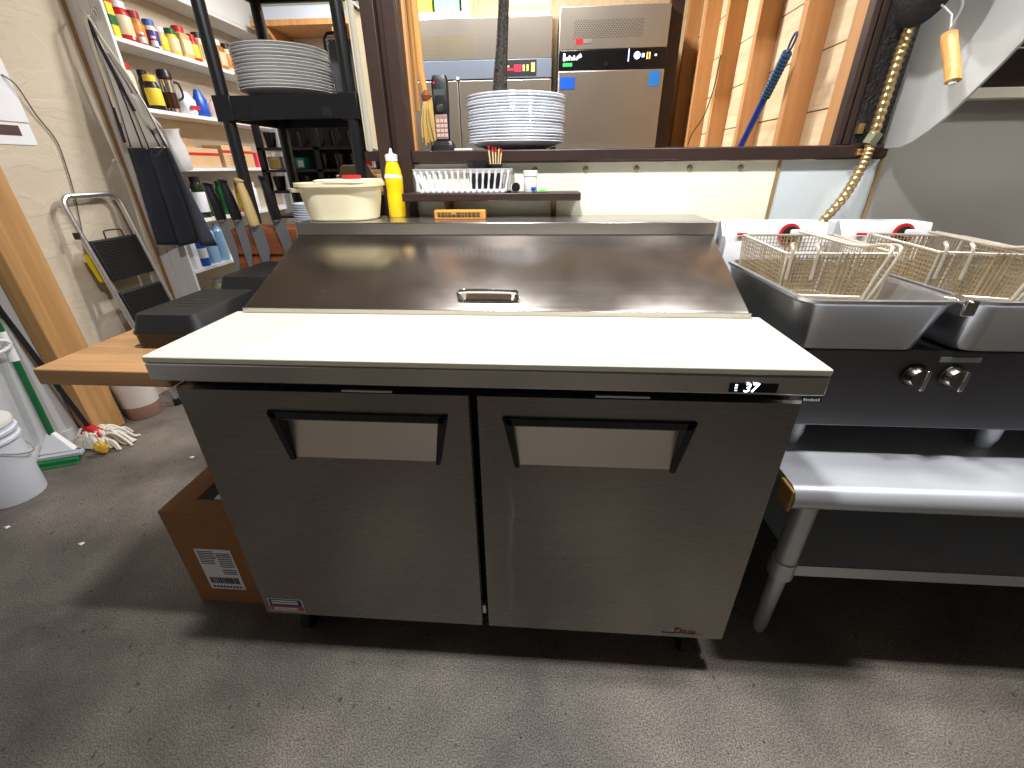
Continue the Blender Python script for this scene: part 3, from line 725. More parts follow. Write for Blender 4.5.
jl = [
 (-2.075, 1.955, .044, .165, REDL, CAPW, PALE, 'large red jar with white lid at the near end of the top spice row'),
 (-2.085, 2.055, .038, .150, AMB, CAPR, ORL, 'amber spice jar with maroon lid, second large jar of the top row'),
 (-2.075, 2.140, .034, .135, PALE, BLUL, PUR, 'pale spice jar with blue lid on the top row'),
 (-2.085, 2.215, .032, .120, TAN, CAPW, YLW, 'yellow-labelled spice jar with white lid on the top row'),
 (-2.075, 2.290, .034, .130, YLW, CAPG, PALE, 'yellow spice jar with green lid on the top row'),
 (-2.085, 2.375, .040, .160, TAN, REDL, PALE, 'square pale green seasoning jar with bright red lid'),
 (-2.075, 2.460, .030, .140, REDL, RED, YLW, 'slim red spice jar with red lid beyond the square jar'),
 (-2.085, 2.535, .036, .165, PALE, CAPK, TAN, 'beige spice jar with black lid left of the rack post'),
 (-2.075, 2.615, .034, .150, PALE, CAPK, PAPER, 'pale jar with black lid hidden by the rack post'),
 (-2.085, 2.705, .036, .165, AMB, CAPW, PALE, 'brown spice jar with white lid just right of the rack post'),
 (-2.075, 2.790, .036, .160, PALE, CAPK, ORL, 'orange-labelled spice jar beside the greyish plates'),
 (-2.085, 2.885, .034, .150, TAN, CAPK, PAPER, 'farthest spice jar of the top row, half behind the plates')]
for i, (x, y, r, h, b, c, l, lb) in enumerate(jl): jar(x, y, zt1, r, h, b, c, l, lb, 'jar', G1, square=(i in (5, 7, 9)))
for i, (y, b, c, lb) in enumerate(((1.945, REDL, RED, 'small red jar in front of the white-lidded jar, nearest the panel'), (2.02, REDL, CAPW, 'small red jar in front of the large amber jar'), (2.10, PUR, CAPW, 'small purple-labelled jar at the front of the top shelf'))):
    jar(-2.0475 if False else -2.046, y+.01, zt1, .0145, .055, b, c, PAPER, lb, 'jar', 'small jars at the shelf front')
# second shelf
z2 = 1.53
jar(-2.10, 1.90, z2, .034, .20, PALE, RED, None, 'jar with red lid half behind the apron straps', 'jar')
t = jar(-2.075, 2.02, z2, .037, .165, CAPK, YLW, YLW, 'dark jar with yellow lid and yellow label on the second shelf', 'jar')
jar(-2.155, 2.078, z2, .028, .20, CAPK, CAPK, None, 'dark bottle behind the coffee press', 'bottle', name='dark_bottle')
t = thing('coffee_press', 'coffee press with black lid and chrome bands on the second shelf', 'coffee press', (-2.072, 2.135, z2+.001))
M().lathe([(.001, 0), (.034, 0), (.035, .01), (.035, .17), (.001, .17)], (-2.072, 2.135, z2+.001), 24).build('body', col('dark_glass', (58, 34, 26), .12), t)
M().lathe([(.001, 0), (.037, 0), (.037, .018), (.035, .02), (.001, .02)], (-2.072, 2.135, z2+.002), 24).build('base_ring', CHROME, t)
M().lathe([(.0355, 0), (.0365, 0), (.0365, .06), (.0355, .06)], (-2.072, 2.135, z2+.100), 24).build('chrome_band', CHROME, t)
M().lathe([(.001, 0), (.038, 0), (.036, .022), (.029, .038), (.001, .042)], (-2.072, 2.135, z2+.1715), 24).build('lid', BLACKP, t)
M().tube(smoothpath([(-2.055, 2.164, z2+.155), (-2.045, 2.195, z2+.15), (-2.045, 2.205, z2+.09), (-2.055, 2.168, z2+.065)]), .006, 8).build('handle', BLACKP, t)
def bag(name, label, x, y, z, w, d, h, matl, cat='bag', tie=None, prof=((0, .8), (.08, .98), (.35, 1.0), (.65, .9), (.85, .55), (1, .38))):
    t = thing(name, label, cat, (x, y, z+.001)); m = M(); R = []
    for u, k in prof:
        ring = []
        for i in range(24):
            a = 2*PI*i/24; wob = 1+.07*math.sin(3*a+u*9)+.05*math.sin(7*a+u*4)
            ring.append((x+math.cos(a)*w/2*k*wob, y+math.sin(a)*d/2*(k if u < .7 else k*1.1)*wob, z+.001+h*u))
        R.append(ring)
    m.loft(R); m.build('body', matl, t, angle=60)
    if tie: M().lathe([(.001, 0), (w*.14, 0), (w*.2, h*.14), (.001, h*.14)], (x, y, z+h*.96), 14).build('twisted_top', tie, t)
    return t
bag('salt_bag', 'white paper bag with red print beside the coffee press', -2.08, 2.265, z2, .09, .11, .12, PAPER)
M().box(-2.034, -2.032, 2.23, 2.31, z2+.03, z2+.05).build('red_print', REDL, [o for o in bpy.data.objects if o.name == 'salt_bag'][0])
bag('blue_food_bag', 'bright blue pointed bag on the second shelf', -2.085, 2.395, z2, .08, .085, .15, BLUE)
bag('clear_food_bag', 'clear plastic bag of pinkish food right of the blue bag', -2.08, 2.56, z2, .09, .19, .12, col('pinkish_bag', (216, 190, 190), .25))
bag('wrapped_food_bag', 'pale wrapped packet under the greyish plates, right of the rack post', -2.08, 2.80, z2, .10, .2, .12, col('mauve_bag', (170, 150, 156), .3))
# third shelf
z3 = 1.24
t = bag('flour_bag', 'clear zip bag of white flour hanging over the third shelf edge', -2.0, 1.98, z3, .06, .13, .21, col('flour_white', (196, 196, 196), .3), prof=((0, .75), (.08, .95), (.3, 1.0), (.55, .92), (.75, .75), (.9, .8), (1, .95))); t.location.z = z3-.015; t.location.x = -1.985; t.location.y = 1.965; t.rotation_euler = (.12, 0, 0)
t = thing('food_carton', 'open cardboard carton with red stripe on the third shelf', 'carton', (-2.11, 2.24, z3))
M().box(-2.19, -2.045, 2.10, 2.38, z3+.001, z3+.11).build('body', CARDL, t, bevel=.002)
M().box(-2.0455, -2.0435, 2.10, 2.38, z3+.07, z3+.085).build('stripe', REDL, t); M().hexa([(-2.19, 2.10, z3+.11), (-2.186, 2.10, z3+.11), (-2.186, 2.38, z3+.11), (-2.19, 2.38, z3+.11), (-2.2, 2.10, z3+.17), (-2.196, 2.10, z3+.17), (-2.196, 2.38, z3+.17), (-2.2, 2.38, z3+.17)]).build('flap', CARDL, t)
t = thing('food_carton', 'pale carton printed with a red band, right of the open carton', 'carton', (-2.09, 2.56, z3))
M().box(-2.17, -2.035, 2.41, 2.74, z3+.001, z3+.135).build('body', CARDL, t, bevel=.002)
M().box(-2.0345, -2.033, 2.41, 2.74, z3+.09, z3+.105).build('stripe', REDL, t)
m = M()
for k in range(4): m.box(-2.0345, -2.0335, 2.46, 2.62+.03*(k % 2), z3+.02+.016*k, z3+.024+.016*k)
m.build('lettering', col('brown_ink', (150, 100, 80)), t)
t = tag(box('pink_folder', col('hot_pink', (226, 70, 96)), -2.10, -2.035, 2.78, 2.90, z3+.001, z3+.10), 'bright pink packet at the far end of the third shelf', 'packet')
# white roll / dispenser behind
tag(M().lathe([(.001, 0), (.07, 0), (.07, 1.46), (.02, 1.46), (.02, 1.45), (.001, 1.45)], (-1.62, 2.45, .001), 28).build('floor_roll', PAPER), 'tall white paper roll standing on the floor beyond the storage rack', 'paper roll')
# fourth shelf: bottles
z4 = .95; G4 = 'bottles on the fourth pantry shelf'
bl = [(-2.075, 2.02, .036, .17, col('salad_green', (176, 190, 120)), CAPW, PAPER, 'pale bottle with green and red label right of the apron'),
      (-2.08, 2.13, .036, .24, col('olive_glass', (30, 44, 24), .12), CAPK, PAPER, 'dark green glass bottle with white label on the fourth shelf'),
      (-2.08, 2.24, .034, .20, col('olive_glass', (30, 44, 24), .12), CAPK, GRNSP, 'dark bottle right of the dark green glass bottle'),
      (-2.08, 2.35, .036, .21, GREEN, CAPG, CAPG, 'bright green bottle behind the knife handles'),
      (-2.08, 2.56, .04, .20, ORL, RED, YLW, 'orange and yellow bottle with red cap behind the knives'),
      (-2.08, 2.68, .035, .19, PAPER, CAPW, PAPER, 'white bottle beside the orange bottle behind the knives')]
for (x, y, r, h, b, c, l, lb) in bl: jar(x, y, z4, r, h, b, c, l, lb, 'bottle', G4, name='sauce_bottle')
z5 = .67
t = tag(box('white_carton', PAPER, -2.10, -2.035, 1.87, 1.91, z5+.001, z5+.19), 'narrow white carton at the near end of the lower shelf', 'carton')
t = thing('blue_canister', 'blue and white canister below the apron hem', 'canister', (-2.07, 1.98, z5))
M().lathe([(.001, 0), (.034, 0), (.034, .19), (.001, .19)], (-2.07, 1.98, z5+.001), 22).build('body', BLUE, t); M().lathe([(.0345, .05), (.035, .05), (.035, .11), (.0345, .11)], (-2.07, 1.98, z5+.001), 22).build('paper_label', PAPER, t)
t = tag(M().lathe([(.001, 0), (.034, 0), (.036, .01), (.036, .19), (.02, .21), (.015, .235), (.001, .235)], (-2.075, 2.09, z5+.001), 22).build('water_bottle', col('pale_blue_plastic', (150, 190, 226), .2)), 'pale blue bottle nearest the knives on the lower shelf', 'bottle')
t = tag(M().lathe([(.001, 0), (.034, 0), (.036, .01), (.036, .19), (.02, .21), (.015, .235), (.001, .235)], (-2.075, 2.18, z5+.001), 22).build('water_bottle', col('pale_blue_plastic', (150, 190, 226), .2)), 'second pale blue bottle, behind the leftmost knife blade', 'bottle')
t = thing('glass_jar', 'olive glass jar on the lowest visible pantry shelf', 'jar', (-2.09, 2.1, .38))
M().lathe([(.001, 0), (.05, 0), (.052, .01), (.052, .14), (.04, .16), (.001, .16)], (-2.09, 2.08, .381), 22).build('body', col('olive_jar', (140, 140, 104), .15), t); M().lathe([(.001, 0), (.042, 0), (.042, .02), (.001, .02)], (-2.09, 2.08, .5415), 22).build('lid', ALU, t)
t = thing('glass_jar', 'second olive glass jar further along the lowest shelf', 'jar', (-2.09, 2.24, .38))
M().lathe([(.001, 0), (.05, 0), (.052, .01), (.052, .14), (.04, .16), (.001, .16)], (-2.09, 2.24, .381), 22).build('body', col('pale_jar', (176, 182, 160), .15), t); M().lathe([(.001, 0), (.042, 0), (.042, .02), (.001, .02)], (-2.09, 2.24, .5415), 22).build('lid', ALU, t)

# ---------------------------------------------------------------- apron on its hook
hk = thing('coat_hook', 'small metal double hook on the white shelving panel', 'hook', (-2.07, 1.81, 1.88))
M().box(-2.085, -2.06, 1.806, 1.8115, 1.885, 1.935).build('plate', ALU, hk, bevel=.002)
for s_ in (-1, 1):
    M().tube(smoothpath([(-2.0725, 1.806, 1.92), (-2.0725+s_*.01, 1.785, 1.90), (-2.0725+s_*.016, 1.772, 1.893), (-2.0725+s_*.02, 1.768, 1.915)]), .0028, 8).build('prong', ALU, hk)
ap = thing('apron', 'navy apron with striped bib hanging from a hook on the white panel', 'apron', (-2.0, 1.78, .82))
def cloth(zs, lo, hi, nu, y0, amp, freq, ph):
    rows = []
    for i, z in enumerate(zs):
        row = []
        for k in range(nu+1):
            u = k/nu; x = lerp(lo[i], hi[i], u)
            row.append((x, y0[i] + amp[i]*math.sin(freq*u*PI*2+ph+i*.12), z + .008*math.sin(u*PI*3+ph)*(i == len(zs)-1)))
        rows.append(row)
    return rows
def cloth_obj(rows, name, mats, stripes=None):
    m = M(); nu = len(rows[0])-1
    for i in range(len(rows)-1):
        for k in range(nu):
            m.cur = stripes[k % len(stripes)] if stripes else 0
            m.add([rows[i][k], rows[i][k+1], rows[i+1][k+1], rows[i+1][k]], [(0,1,2,3)])
    import bmesh
    o = m.build(name, mats, ap, solid=.003)
    bm = bmesh.new(); bm.from_mesh(o.data); bmesh.ops.remove_doubles(bm, verts=bm.verts, dist=.0001); bmesh.ops.recalc_face_normals(bm, faces=bm.faces); bm.to_mesh(o.data); bm.free()
    o.data.polygons.foreach_set('use_smooth', [True]*len(o.data.polygons))
    return o
def interp(z, tab):
    tab = sorted(tab)
    if z <= tab[0][0]: return tab[0][1]
    for (a, b), (c, d) in zip(tab, tab[1:]):
        if z <= c: return b+(d-b)*(z-a)/(c-a)
    return tab[-1][1]
loT = [(1.88, -2.082), (1.70, -2.085), (1.55, -2.10), (1.33, -2.135), (1.1, -2.145), (.83, -2.14)]
hiT = [(1.88, -2.062), (1.74, -2.02), (1.62, -1.95), (1.5, -1.910), (1.33, -1.862), (1.1, -1.825), (.83, -1.795)]
zs = [1.75-(1.75-1.335)*i/10 for i in range(11)]
rows = cloth(zs, [interp(z, loT) for z in zs], [interp(z, hiT) for z in zs], 40, [1.762]*11, [.006+.0015*i for i in range(11)], 2.6, .4)
for r_ in rows:   # the bib top slopes down to the left
    pass
cloth_obj(rows, 'bib', [CANVAS, NAVY, col('stripe_blue', (50, 66, 120), .8)], [0,0,0,1,0,0,0,0,2,0,0,0,0,1,0,0,0,2,2,0])
zs = [1.335-(1.335-.835)*i/16 for i in range(17)]
rows = cloth(zs, [interp(z, loT) for z in zs], [interp(z, hiT) for z in zs], 48, [1.760]*17, [.020+.0010*i for i in range(17)], 2.6, 1.4)
cloth_obj(rows, 'skirt', [NAVY])
for a, b, nm, mt in (((-2.083, 1.765, 1.885), (-2.02, 1.758, 1.62), 'neck_strap', CANVAS), ((-2.076, 1.758, 1.888), (-1.955, 1.756, 1.615), 'neck_strap', CANVAS), ((-2.083, 1.752, 1.885), (-2.085, 1.742, 1.45), 'waist_strap', CANVAS), ((-2.08, 1.757, 1.875), (-2.10, 1.74, 1.36), 'waist_strap', NAVY), ((-2.075, 1.755, 1.87), (-1.99, 1.745, 1.5), 'waist_strap', NAVY)):
    m = M(); pts = smoothpath([a, (lerp(a[0], b[0], .4)-.006, lerp(a[1], b[1], .4), lerp(a[2], b[2], .4)), b], 5)
    m.loft([[(p[0]-.010, p[1], p[2]), (p[0]+.010, p[1]-.003, p[2]), (p[0]+.010, p[1]-.0005, p[2]), (p[0]-.010, p[1]+.0025, p[2])] for p in pts]); m.build(nm, mt, ap)
zs = [1.575-.155*i/8 for i in range(9)]
rows = cloth(zs, [-2.02+.008*i+.008*math.sin(i*.9) for i in range(9)], [-1.945+.0085*i+.006*math.sin(i*1.1) for i in range(9)], 20, [1.742]*9, [.008]*9, 1.1, .8)
cloth_obj(rows, 'folded_corner', [mat('off_white_cloth', (222, 220, 212), .85)])

# ---------------------------------------------------------------- papers and cord on the plaster wall
tag(box('wall_note', PAPER, -2.2085, -2.206, 1.12, 1.39, 1.425, 1.66, bevel=0), 'upper white sheet of paper taped to the plaster wall', 'paper')
t = thing('wall_note', 'lower white sheet with a dark picture on the plaster wall', 'paper', (-2.207, 1.25, 1.33))
M().box(-2.2085, -2.2065, 1.10, 1.385, 1.335, 1.418).build('sheet', PAPER, t); M().box(-2.2065, -2.2055, 1.12, 1.335, 1.37, 1.410).build('picture', col('dark_picture', (84, 62, 60)), t)
cp = smoothpath([(-2.205, 1.36, 1.60), (-2.19, 1.39, 1.565), (-2.200, 1.43, 1.46), (-2.203, 1.475, 1.36), (-2.203, 1.47, 1.25), (-2.203, 1.45, 1.12), (-2.203, 1.42, 1.0), (-2.203, 1.38, .85)], 6)
tag(M().tube(cp, .0028, 6).build('power_cable', mat('grey_cable', (92, 82, 70), .5)), 'thin dark cord running down the plaster wall behind the step ladder', 'cord')

# ---------------------------------------------------------------- step ladder
lad = thing('step_ladder', 'folded aluminium step ladder with black treads leaning on the plaster wall', 'ladder', (-2.0, 1.5, 0))
def LX(z): return -2.165+(1.13-z)*.155
ya, yb = 1.335, 1.635
pts = [(LX(0.02), ya+.0, .02), (LX(.6), ya, .6), (LX(1.02), ya, 1.02)]
arc = []
for i in range(7): a = PI/2*i/6; arc.append((LX(1.07+.05*math.sin(a)), ya+.05-.05*math.cos(a), 1.07+.05*math.sin(a)))
arc2 = [(p[0], yb-(p[1]-ya), p[2]) for p in arc[::-1]]
full = pts+arc+arc2+[(LX(1.02), yb, 1.02), (LX(.6), yb, .6), (LX(.02), yb, .02)]
M().tube(full, .0125, 10).build('rail_frame', ALU, lad)
M().tube([(LX(z)-.028*(1-(z-.02)/1.1)-.012, ya+.03, z) for z in (.02, .9)], .010, 8).build('rear_leg', ALU, lad)
M().tube([(LX(z)-.028*(1-(z-.02)/1.1)-.012, yb-.03, z) for z in (.02, .9)], .010, 8).build('rear_leg', ALU, lad)
for z0, z1 in ((.715, .915), (.44, .655)):
    m = M()
    def q(y, z, d): return (LX(z)+d, y, z)
    a0, b0 = ya+.018, yb-.018
    m.hexa([q(a0, z0, -.006), q(b0, z0, -.006), q(b0, z0, .012), q(a0, z0, .012), q(a0, z1, -.006), q(b0, z1, -.006), q(b0, z1, .012), q(a0, z1, .012)])
    tr_ = m.build('tread', BLACKM, lad, bevel=.003)
    m = M()
    n = 16
    for i in range(n):
        z = z0+.012+(z1-z0-.024)*i/(n-1)
        m.tube([q(a0+.01, z, .0135), q(b0-.01, z, .0135)], .0028, 5)
    m.build('grip_ribs', BLACKP, tr_)
zt = .915
M().tube(smoothpath([(LX(zt)+.004, ya+.11, zt), (LX(zt)+.004, ya+.112, zt+.03), (LX(zt)+.004, ya+.125, zt+.038), (LX(zt)+.004, yb-.10, zt+.036), (LX(zt)+.004, yb-.088, zt+.028), (LX(zt)+.004, yb-.085, zt)], 3), .0035, 7).build('release_bar', BLACKM, lad)
M().box(LX(.96)-.012, LX(.96)+.008, ya-.026, ya-.006, .93, .96).build('hinge', BLACKM, lad)
M().hexa([(LX(.78)-.028, ya-.010, .72), (LX(.78)-.024, ya-.010, .72), (LX(.78)-.024, ya+.05, .70), (LX(.78)-.028, ya+.05, .70), (LX(.86)-.028, ya-.022, .86), (LX(.86)-.024, ya-.022, .86), (LX(.86)-.024, ya+.02, .85), (LX(.86)-.028, ya+.02, .85)]).build('warning_sticker', YELLOW, lad)
for y in (ya, yb): M().lathe([(.001, 0), (.019, 0), (.016, .04), (.001, .04)], (LX(.02), y, .001), 12).build('foot', BLACKM, lad)

# ---------------------------------------------------------------- cleaning tools by the left wall
t = thing('string_mop', 'white string mop with red clamp and black handle, head down by the post', 'mop', (-2.085, .925, 0))
M().tube([(-2.10, .93, .09), (-2.188, .905, .70), (-2.192, .90, .90)], .011, 10).build('handle', BLACKP, t)
M().loft([rrect(-2.085, .925, .055, .13, .05, .02), rrect(-2.085, .925, .080, .10, .04, .018), rrect(-2.095, .925, .105, .04, .035, .015)]).build('clamp', RED, t)
m = M()
for i in range(150):
    a = random.uniform(-PI*.95, PI*.95); L0 = random.uniform(.05, .135)
    x0 = -2.085+random.uniform(-.05, .05); y0 = .925+random.uniform(-.012, .02)
    x1 = max(x0+L0*math.cos(a)+.02, -2.185); y1 = y0+L0*math.sin(a)*.8
    y1 = max(y1, .875)
    if x1 < -2.09: y1 = min(y1, .945)
    xm, ym = (x0+x1)/2, (y0+y1)/2
    if xm < -2.09: ym = min(ym, .945)
    m.tube(smoothpath([(x0, y0, .055), (xm, ym, random.uniform(.04, .085)), (lerp(xm, x1, .6), lerp(ym, y1, .6), random.uniform(.012, .05)), (x1, y1, .008)], 3), .0065, 5)
m.build('strands', mat('mop_cotton', (226, 220, 206), .9), t)
t = thing('roller_mop', 'green-handled mop with white grip sleeve and flat green head by the grey wall panel', 'mop', (-2.15, .80, 0))
def hp_(z): u = (z-.13)/.5; return (-2.150-.02*u, .812+.045*u, z)
M().tube([hp_(.13), hp_(.49)], .0125, 12).build('handle', mat('broom_green', (16, 96, 54), .35), t)
M().tube([hp_(.4905), hp_(.62)], [.016, .015], 12).build('grip_sleeve', WHITEPL, t)
M().tube([hp_(.6205), hp_(.68)], .0125, 12).build('handle', mat('broom_green', (16, 96, 54), .35), t)
M().tube([hp_(.6805), hp_(.78)], .0135, 12).build('handle_sleeve', col('lime', (190, 220, 60)), t)
c0 = Vector(hp_(.575)); m = M()
m.tube([tuple(c0+Vector((.022, -.055, 0))+Vector((.01*math.cos(a), .045*math.cos(a), .024*math.sin(a)))) for a in [2*PI*i/20 for i in range(20)]], .007, 8, closed=True); m.build('loop_lever', WHITEPL, t)
m = M(); m.hexa([(-2.190, .745, .050), (-2.06, .800, .050), (-2.07, .83, .050), (-2.192, .775, .050), (-2.165, .800, .14), (-2.135, .806, .14), (-2.137, .826, .14), (-2.165, .822, .14)]); m.build('fork', WHITEPL, t, bevel=.006)
def seg(a, b, w, z0, z1, mt, name, parent):
    a = Vector(a); b = Vector(b); d = (b-a).normalized(); nn = Vector((-d.y, d.x, 0))
    m = M(); m.hexa([tuple(a-nn*w)[:2]+(z0,), tuple(b-nn*w)[:2]+(z0,), tuple(b+nn*w)[:2]+(z0,), tuple(a+nn*w)[:2]+(z0,), tuple(a-nn*w)[:2]+(z1,), tuple(b-nn*w)[:2]+(z1,), tuple(b+nn*w)[:2]+(z1,), tuple(a+nn*w)[:2]+(z1,)])
    return m.build(name, mt, parent, bevel=.003)
seg((-2.178, .742, 0), (-2.030, .806, 0), .018, .032, .050, mat('broom_bar', (170, 176, 180), .4), 'head_bar', t)
g_ = seg((-2.182, .722, 0), (-2.035, .786, 0), .016, .012, .031, mat('broom_green_head', (16, 120, 62), .5), 'head_pad', t)
m = M(); a = Vector((-2.180, .716, 0)); b = Vector((-2.035, .780, 0))
for i in range(26):
    p = a+(b-a)*(i/25); m.tube([(p.x, p.y-.006, .012), (p.x+.002, p.y-.016, .002)], .0035, 5)
m.build('fringe', mat('broom_green_head', (16, 120, 62), .5), t)
yc = M().sphere((-1.985, .850, .034), .034, .022, .030, 14, 10); yc.v = [(a*1+random.uniform(-.005, .005), b+random.uniform(-.004, .004), max(c+random.uniform(-.006, .006), .001)) for a, b, c in yc.v]
tag(yc.build('yellow_cloth', mat('yellow_rag', (222, 176, 60), .8, bump=.8, bscale=50)), 'crumpled yellow cloth between the broom and the mop head', 'cloth')
# bucket at the frame edge
def bucket(cx, cy, r, h, z, matl, label, liquid=None):
    t = thing('plastic_bucket', label, 'bucket', (cx, cy, z))
    prof = [(.001, 0), (r*.86, 0), (r*.88, .006), (r*.97, h*.80), (r*1.04, h*.81), (r*1.04, h*.84), (r*.975, h*.845), (r*.98, h*.90), (r*1.05, h*.905), (r*1.06, h*.94), (r*.99, h*.945), (r, h), (r*.95, h), (r*.84, .01), (.001, .01)]
    M().lathe(prof, (cx, cy, z+.001), 36).build('body', matl, t)
    return t
b1 = bucket(-2.085, .548, .108, .33, 0, mat('bucket_white', (220, 226, 236), .35), 'white plastic bucket at the left edge near the broom')
M().lathe([(.001, 0), (.112, 0), (.113, .012), (.110, .02), (.001, .02)], (-2.085, .548, .3315), 36).build('lid', mat('bucket_lid', (228, 228, 222), .4), b1)
m = M(); ang = [PI*(i/14) for i in range(15)]
m.tube([(-2.085+.116*math.cos(a-.7), .548+.116*math.sin(a-.7), .28-.10*math.sin(a)) for a in ang], .003, 6); m.build('bail', ALU, b1)
b2 = thing('clear_jug', 'translucent white bucket with brownish liquid behind the wooden post', 'bucket', (-2.100, 1.225, 0))
M().lathe([(.001, 0), (.078, 0), (.082, .008), (.0845, .075), (.001, .075)], (-2.100, 1.225, .001), 32).build('liquid_part', mat('brown_liquid', (150, 116, 104), .35), b2, smooth=True)
M().lathe([(.001, 0), (.0846, 0), (.088, .13), (.088, .15), (.06, .165), (.001, .166)], (-2.100, 1.225, .0765), 32).build('body', mat('milky_plastic', (214, 204, 196), .4), b2)
# floor scraps
for i, (x, y, lb) in enumerate(((-1.53, .84, 'tiny white paper scrap on the floor left of the table'), (-1.55, .31, 'white paper scrap on the floor left of the cardboard box'), (-1.35, 1.03, 'tiny scrap on the floor beneath the wooden table'), (-1.92, .37, 'small scrap on the floor near the bucket'))):
    tag(M().add([(x-.012, y, .002), (x+.01, y-.006, .001), (x+.014, y+.006, .003), (x, y+.010, .002)], [(0,1,2,3)]).build('paper_scrap', PAPER, solid=.001), lb, 'scrap', 'scraps on the floor')

# ---------------------------------------------------------------- cardboard box beside the refrigerator
t = thing('cardboard_box', 'brown cardboard box with shipping label on the floor left of the refrigerator', 'box', (-.79, .23, 0))
x0, x1, y0, y1, h = -.935, -.632, .118, .325, .375
m = M(); m.box(x0, x1, y0, y1, .001, h-.004); m.build('body', CARD, t, bevel=.002)
M().box(x0, x1, y0, y0+.055, h-.004, h).build('flap', CARD, t, bevel=.001)
M().box(x0, x1, y1-.055, y1, h-.004, h).build('flap', CARD, t, bevel=.001)
M().box(x0, x0+.075, y0+.055, y1-.055, h-.004, h).build('flap', CARD, t, bevel=.001)
M().box(x0+.08, x1-.004, y0+.058, y1-.058, h-.0039, h-.0035).build('opening', GAP, t)  # black sheet on the solid top, painting the shade inside the carton
M().box(x0+.125, x0+.175, y0+.06, y0+.10, h-.0035, h+.0).build('inner_paper', PAPER, t)
M().box(-.878, -.766, .1165, .1178, .066, .236).build('shipping_label', PAPER, t)
m = M()
for z in (.226, .219, .212, .205, .198, .190, .183, .176): m.box(-.872, -.872+random.uniform(.04, .06), .1158, .1166, z, z+.0025)
for z in (.219, .212, .205, .196, .188, .180, .172, .164, .150, .142, .134): m.box(-.815, -.772, .1158, .1166, z, z+.003)
x = -.868
while x < -.776:
    wd = random.choice((.0015, .003, .0045)); m.box(x, x+wd, .1158, .1166, .092, .118); x += wd+random.choice((.0015, .0025))
for k in range(9): m.box(-.868+k*.0105, -.861+k*.0105, .1158, .1166, .074, .081)
m.build('label_print', INK, t)

# ---------------------------------------------------------------- countertop cooking range with fryer tanks, on its stand
st = thing('equipment_stand', 'galvanized work stand with rolled front edge right of the refrigerator', 'stand', (1.4, .4, 0))
prof = []
for i in range(9): a = -PI/2 + PI*i/8; prof.append((.048-.028*math.cos(a), .580+.030*math.sin(a)))
prof += [(.74, .610), (.74, .592), (.065, .592), (.065, .550)]
M().prism(prof, 'X', .672, 2.4).build('top', GALV, st)
M().box(.664, .6715, .024, .075, .552, .606).build('end_cap', mat('rusty_steel', (176, 140, 84), .6, .5), st, bevel=.002)
for x, y in ((.785, .135), (.785, .68), (2.2, .135), (2.2, .68)):
    l = M().lathe([(.001, 0), (.014, 0), (.016, .012), (.018, .02), (.022, .26), (.001, .26)], (x, y, 0), 18).build('leg', GALV, st)
    M().lathe([(.001, 0), (.027, 0), (.027, .331), (.001, .331)], (x, y, .2605), 18).build('upper_tube', GALV, l)
    M().lathe([(.030, 0), (.031, .001), (.031, .055), (.030, .056), (.0275, .056), (.0275, 0)], (x, y, .235), 18).build('collar', GALV, l)
m = M(); m.box(.80, 2.4, .118, .70, .282, .286); m.box(.80, 2.4, .116, .120, .250, .286)
m.build('undershelf', GALV, st)

rg = thing('countertop_range', 'low stainless cooking range with two knobs under the fryer tanks', 'range', (1.4, .45, .611))
M().box(.690, 2.3, .160, .745, .690, .876).build('body', RANGESTEEL, rg, bevel=.004)
for x, y in ((1.195, .215), (.75, .215), (1.9, .215), (.75, .69), (1.9, .69)):
    M().lathe([(.001, 0), (.014, 0), (.017, .02), (.020, .03), (.021, .079), (.001, .079)], (x, y, .6105), 16).build('foot', GALV, rg)
for kx in (.918, .993, 1.24, 1.32, 1.55, 1.63):
    k = M().lathe([(.001, -.006), (.024, -.006), (.026, -.002), (.026, 0), (.001, 0)], (kx, .160, .822), 28, axis='Y').build('knob', mat('knob_black', (30, 26, 24), .25), rg)
    M().lathe([(.001, -.020), (.018, -.020), (.0215, -.014), (.023, -.006), (.001, -.006)], (kx, .160, .822), 28, axis='Y').build('knob_cap', mat('knob_bronze', (136, 126, 118), .24, 1.0), k)
    M().box(kx-.0045, kx+.0045, .126, .145, .800, .844).build('knob_grip', CHROME, k, bevel=.002)
M().box(.955, 1.035, .1585, .1598, .853, .864).build('tape', mat('masking_tape', (150, 158, 158), .6), rg)
M().box(.708, .750, .1580, .1598, .752, .762).build('badge', BLACKM, rg)
m = M()
for k in range(7): m.box(.711+k*.0052, .7135+k*.0052, .1572, .1581, .754, .7585 if k % 3 else .7605)
m.build('badge_lettering', PAPER, rg)

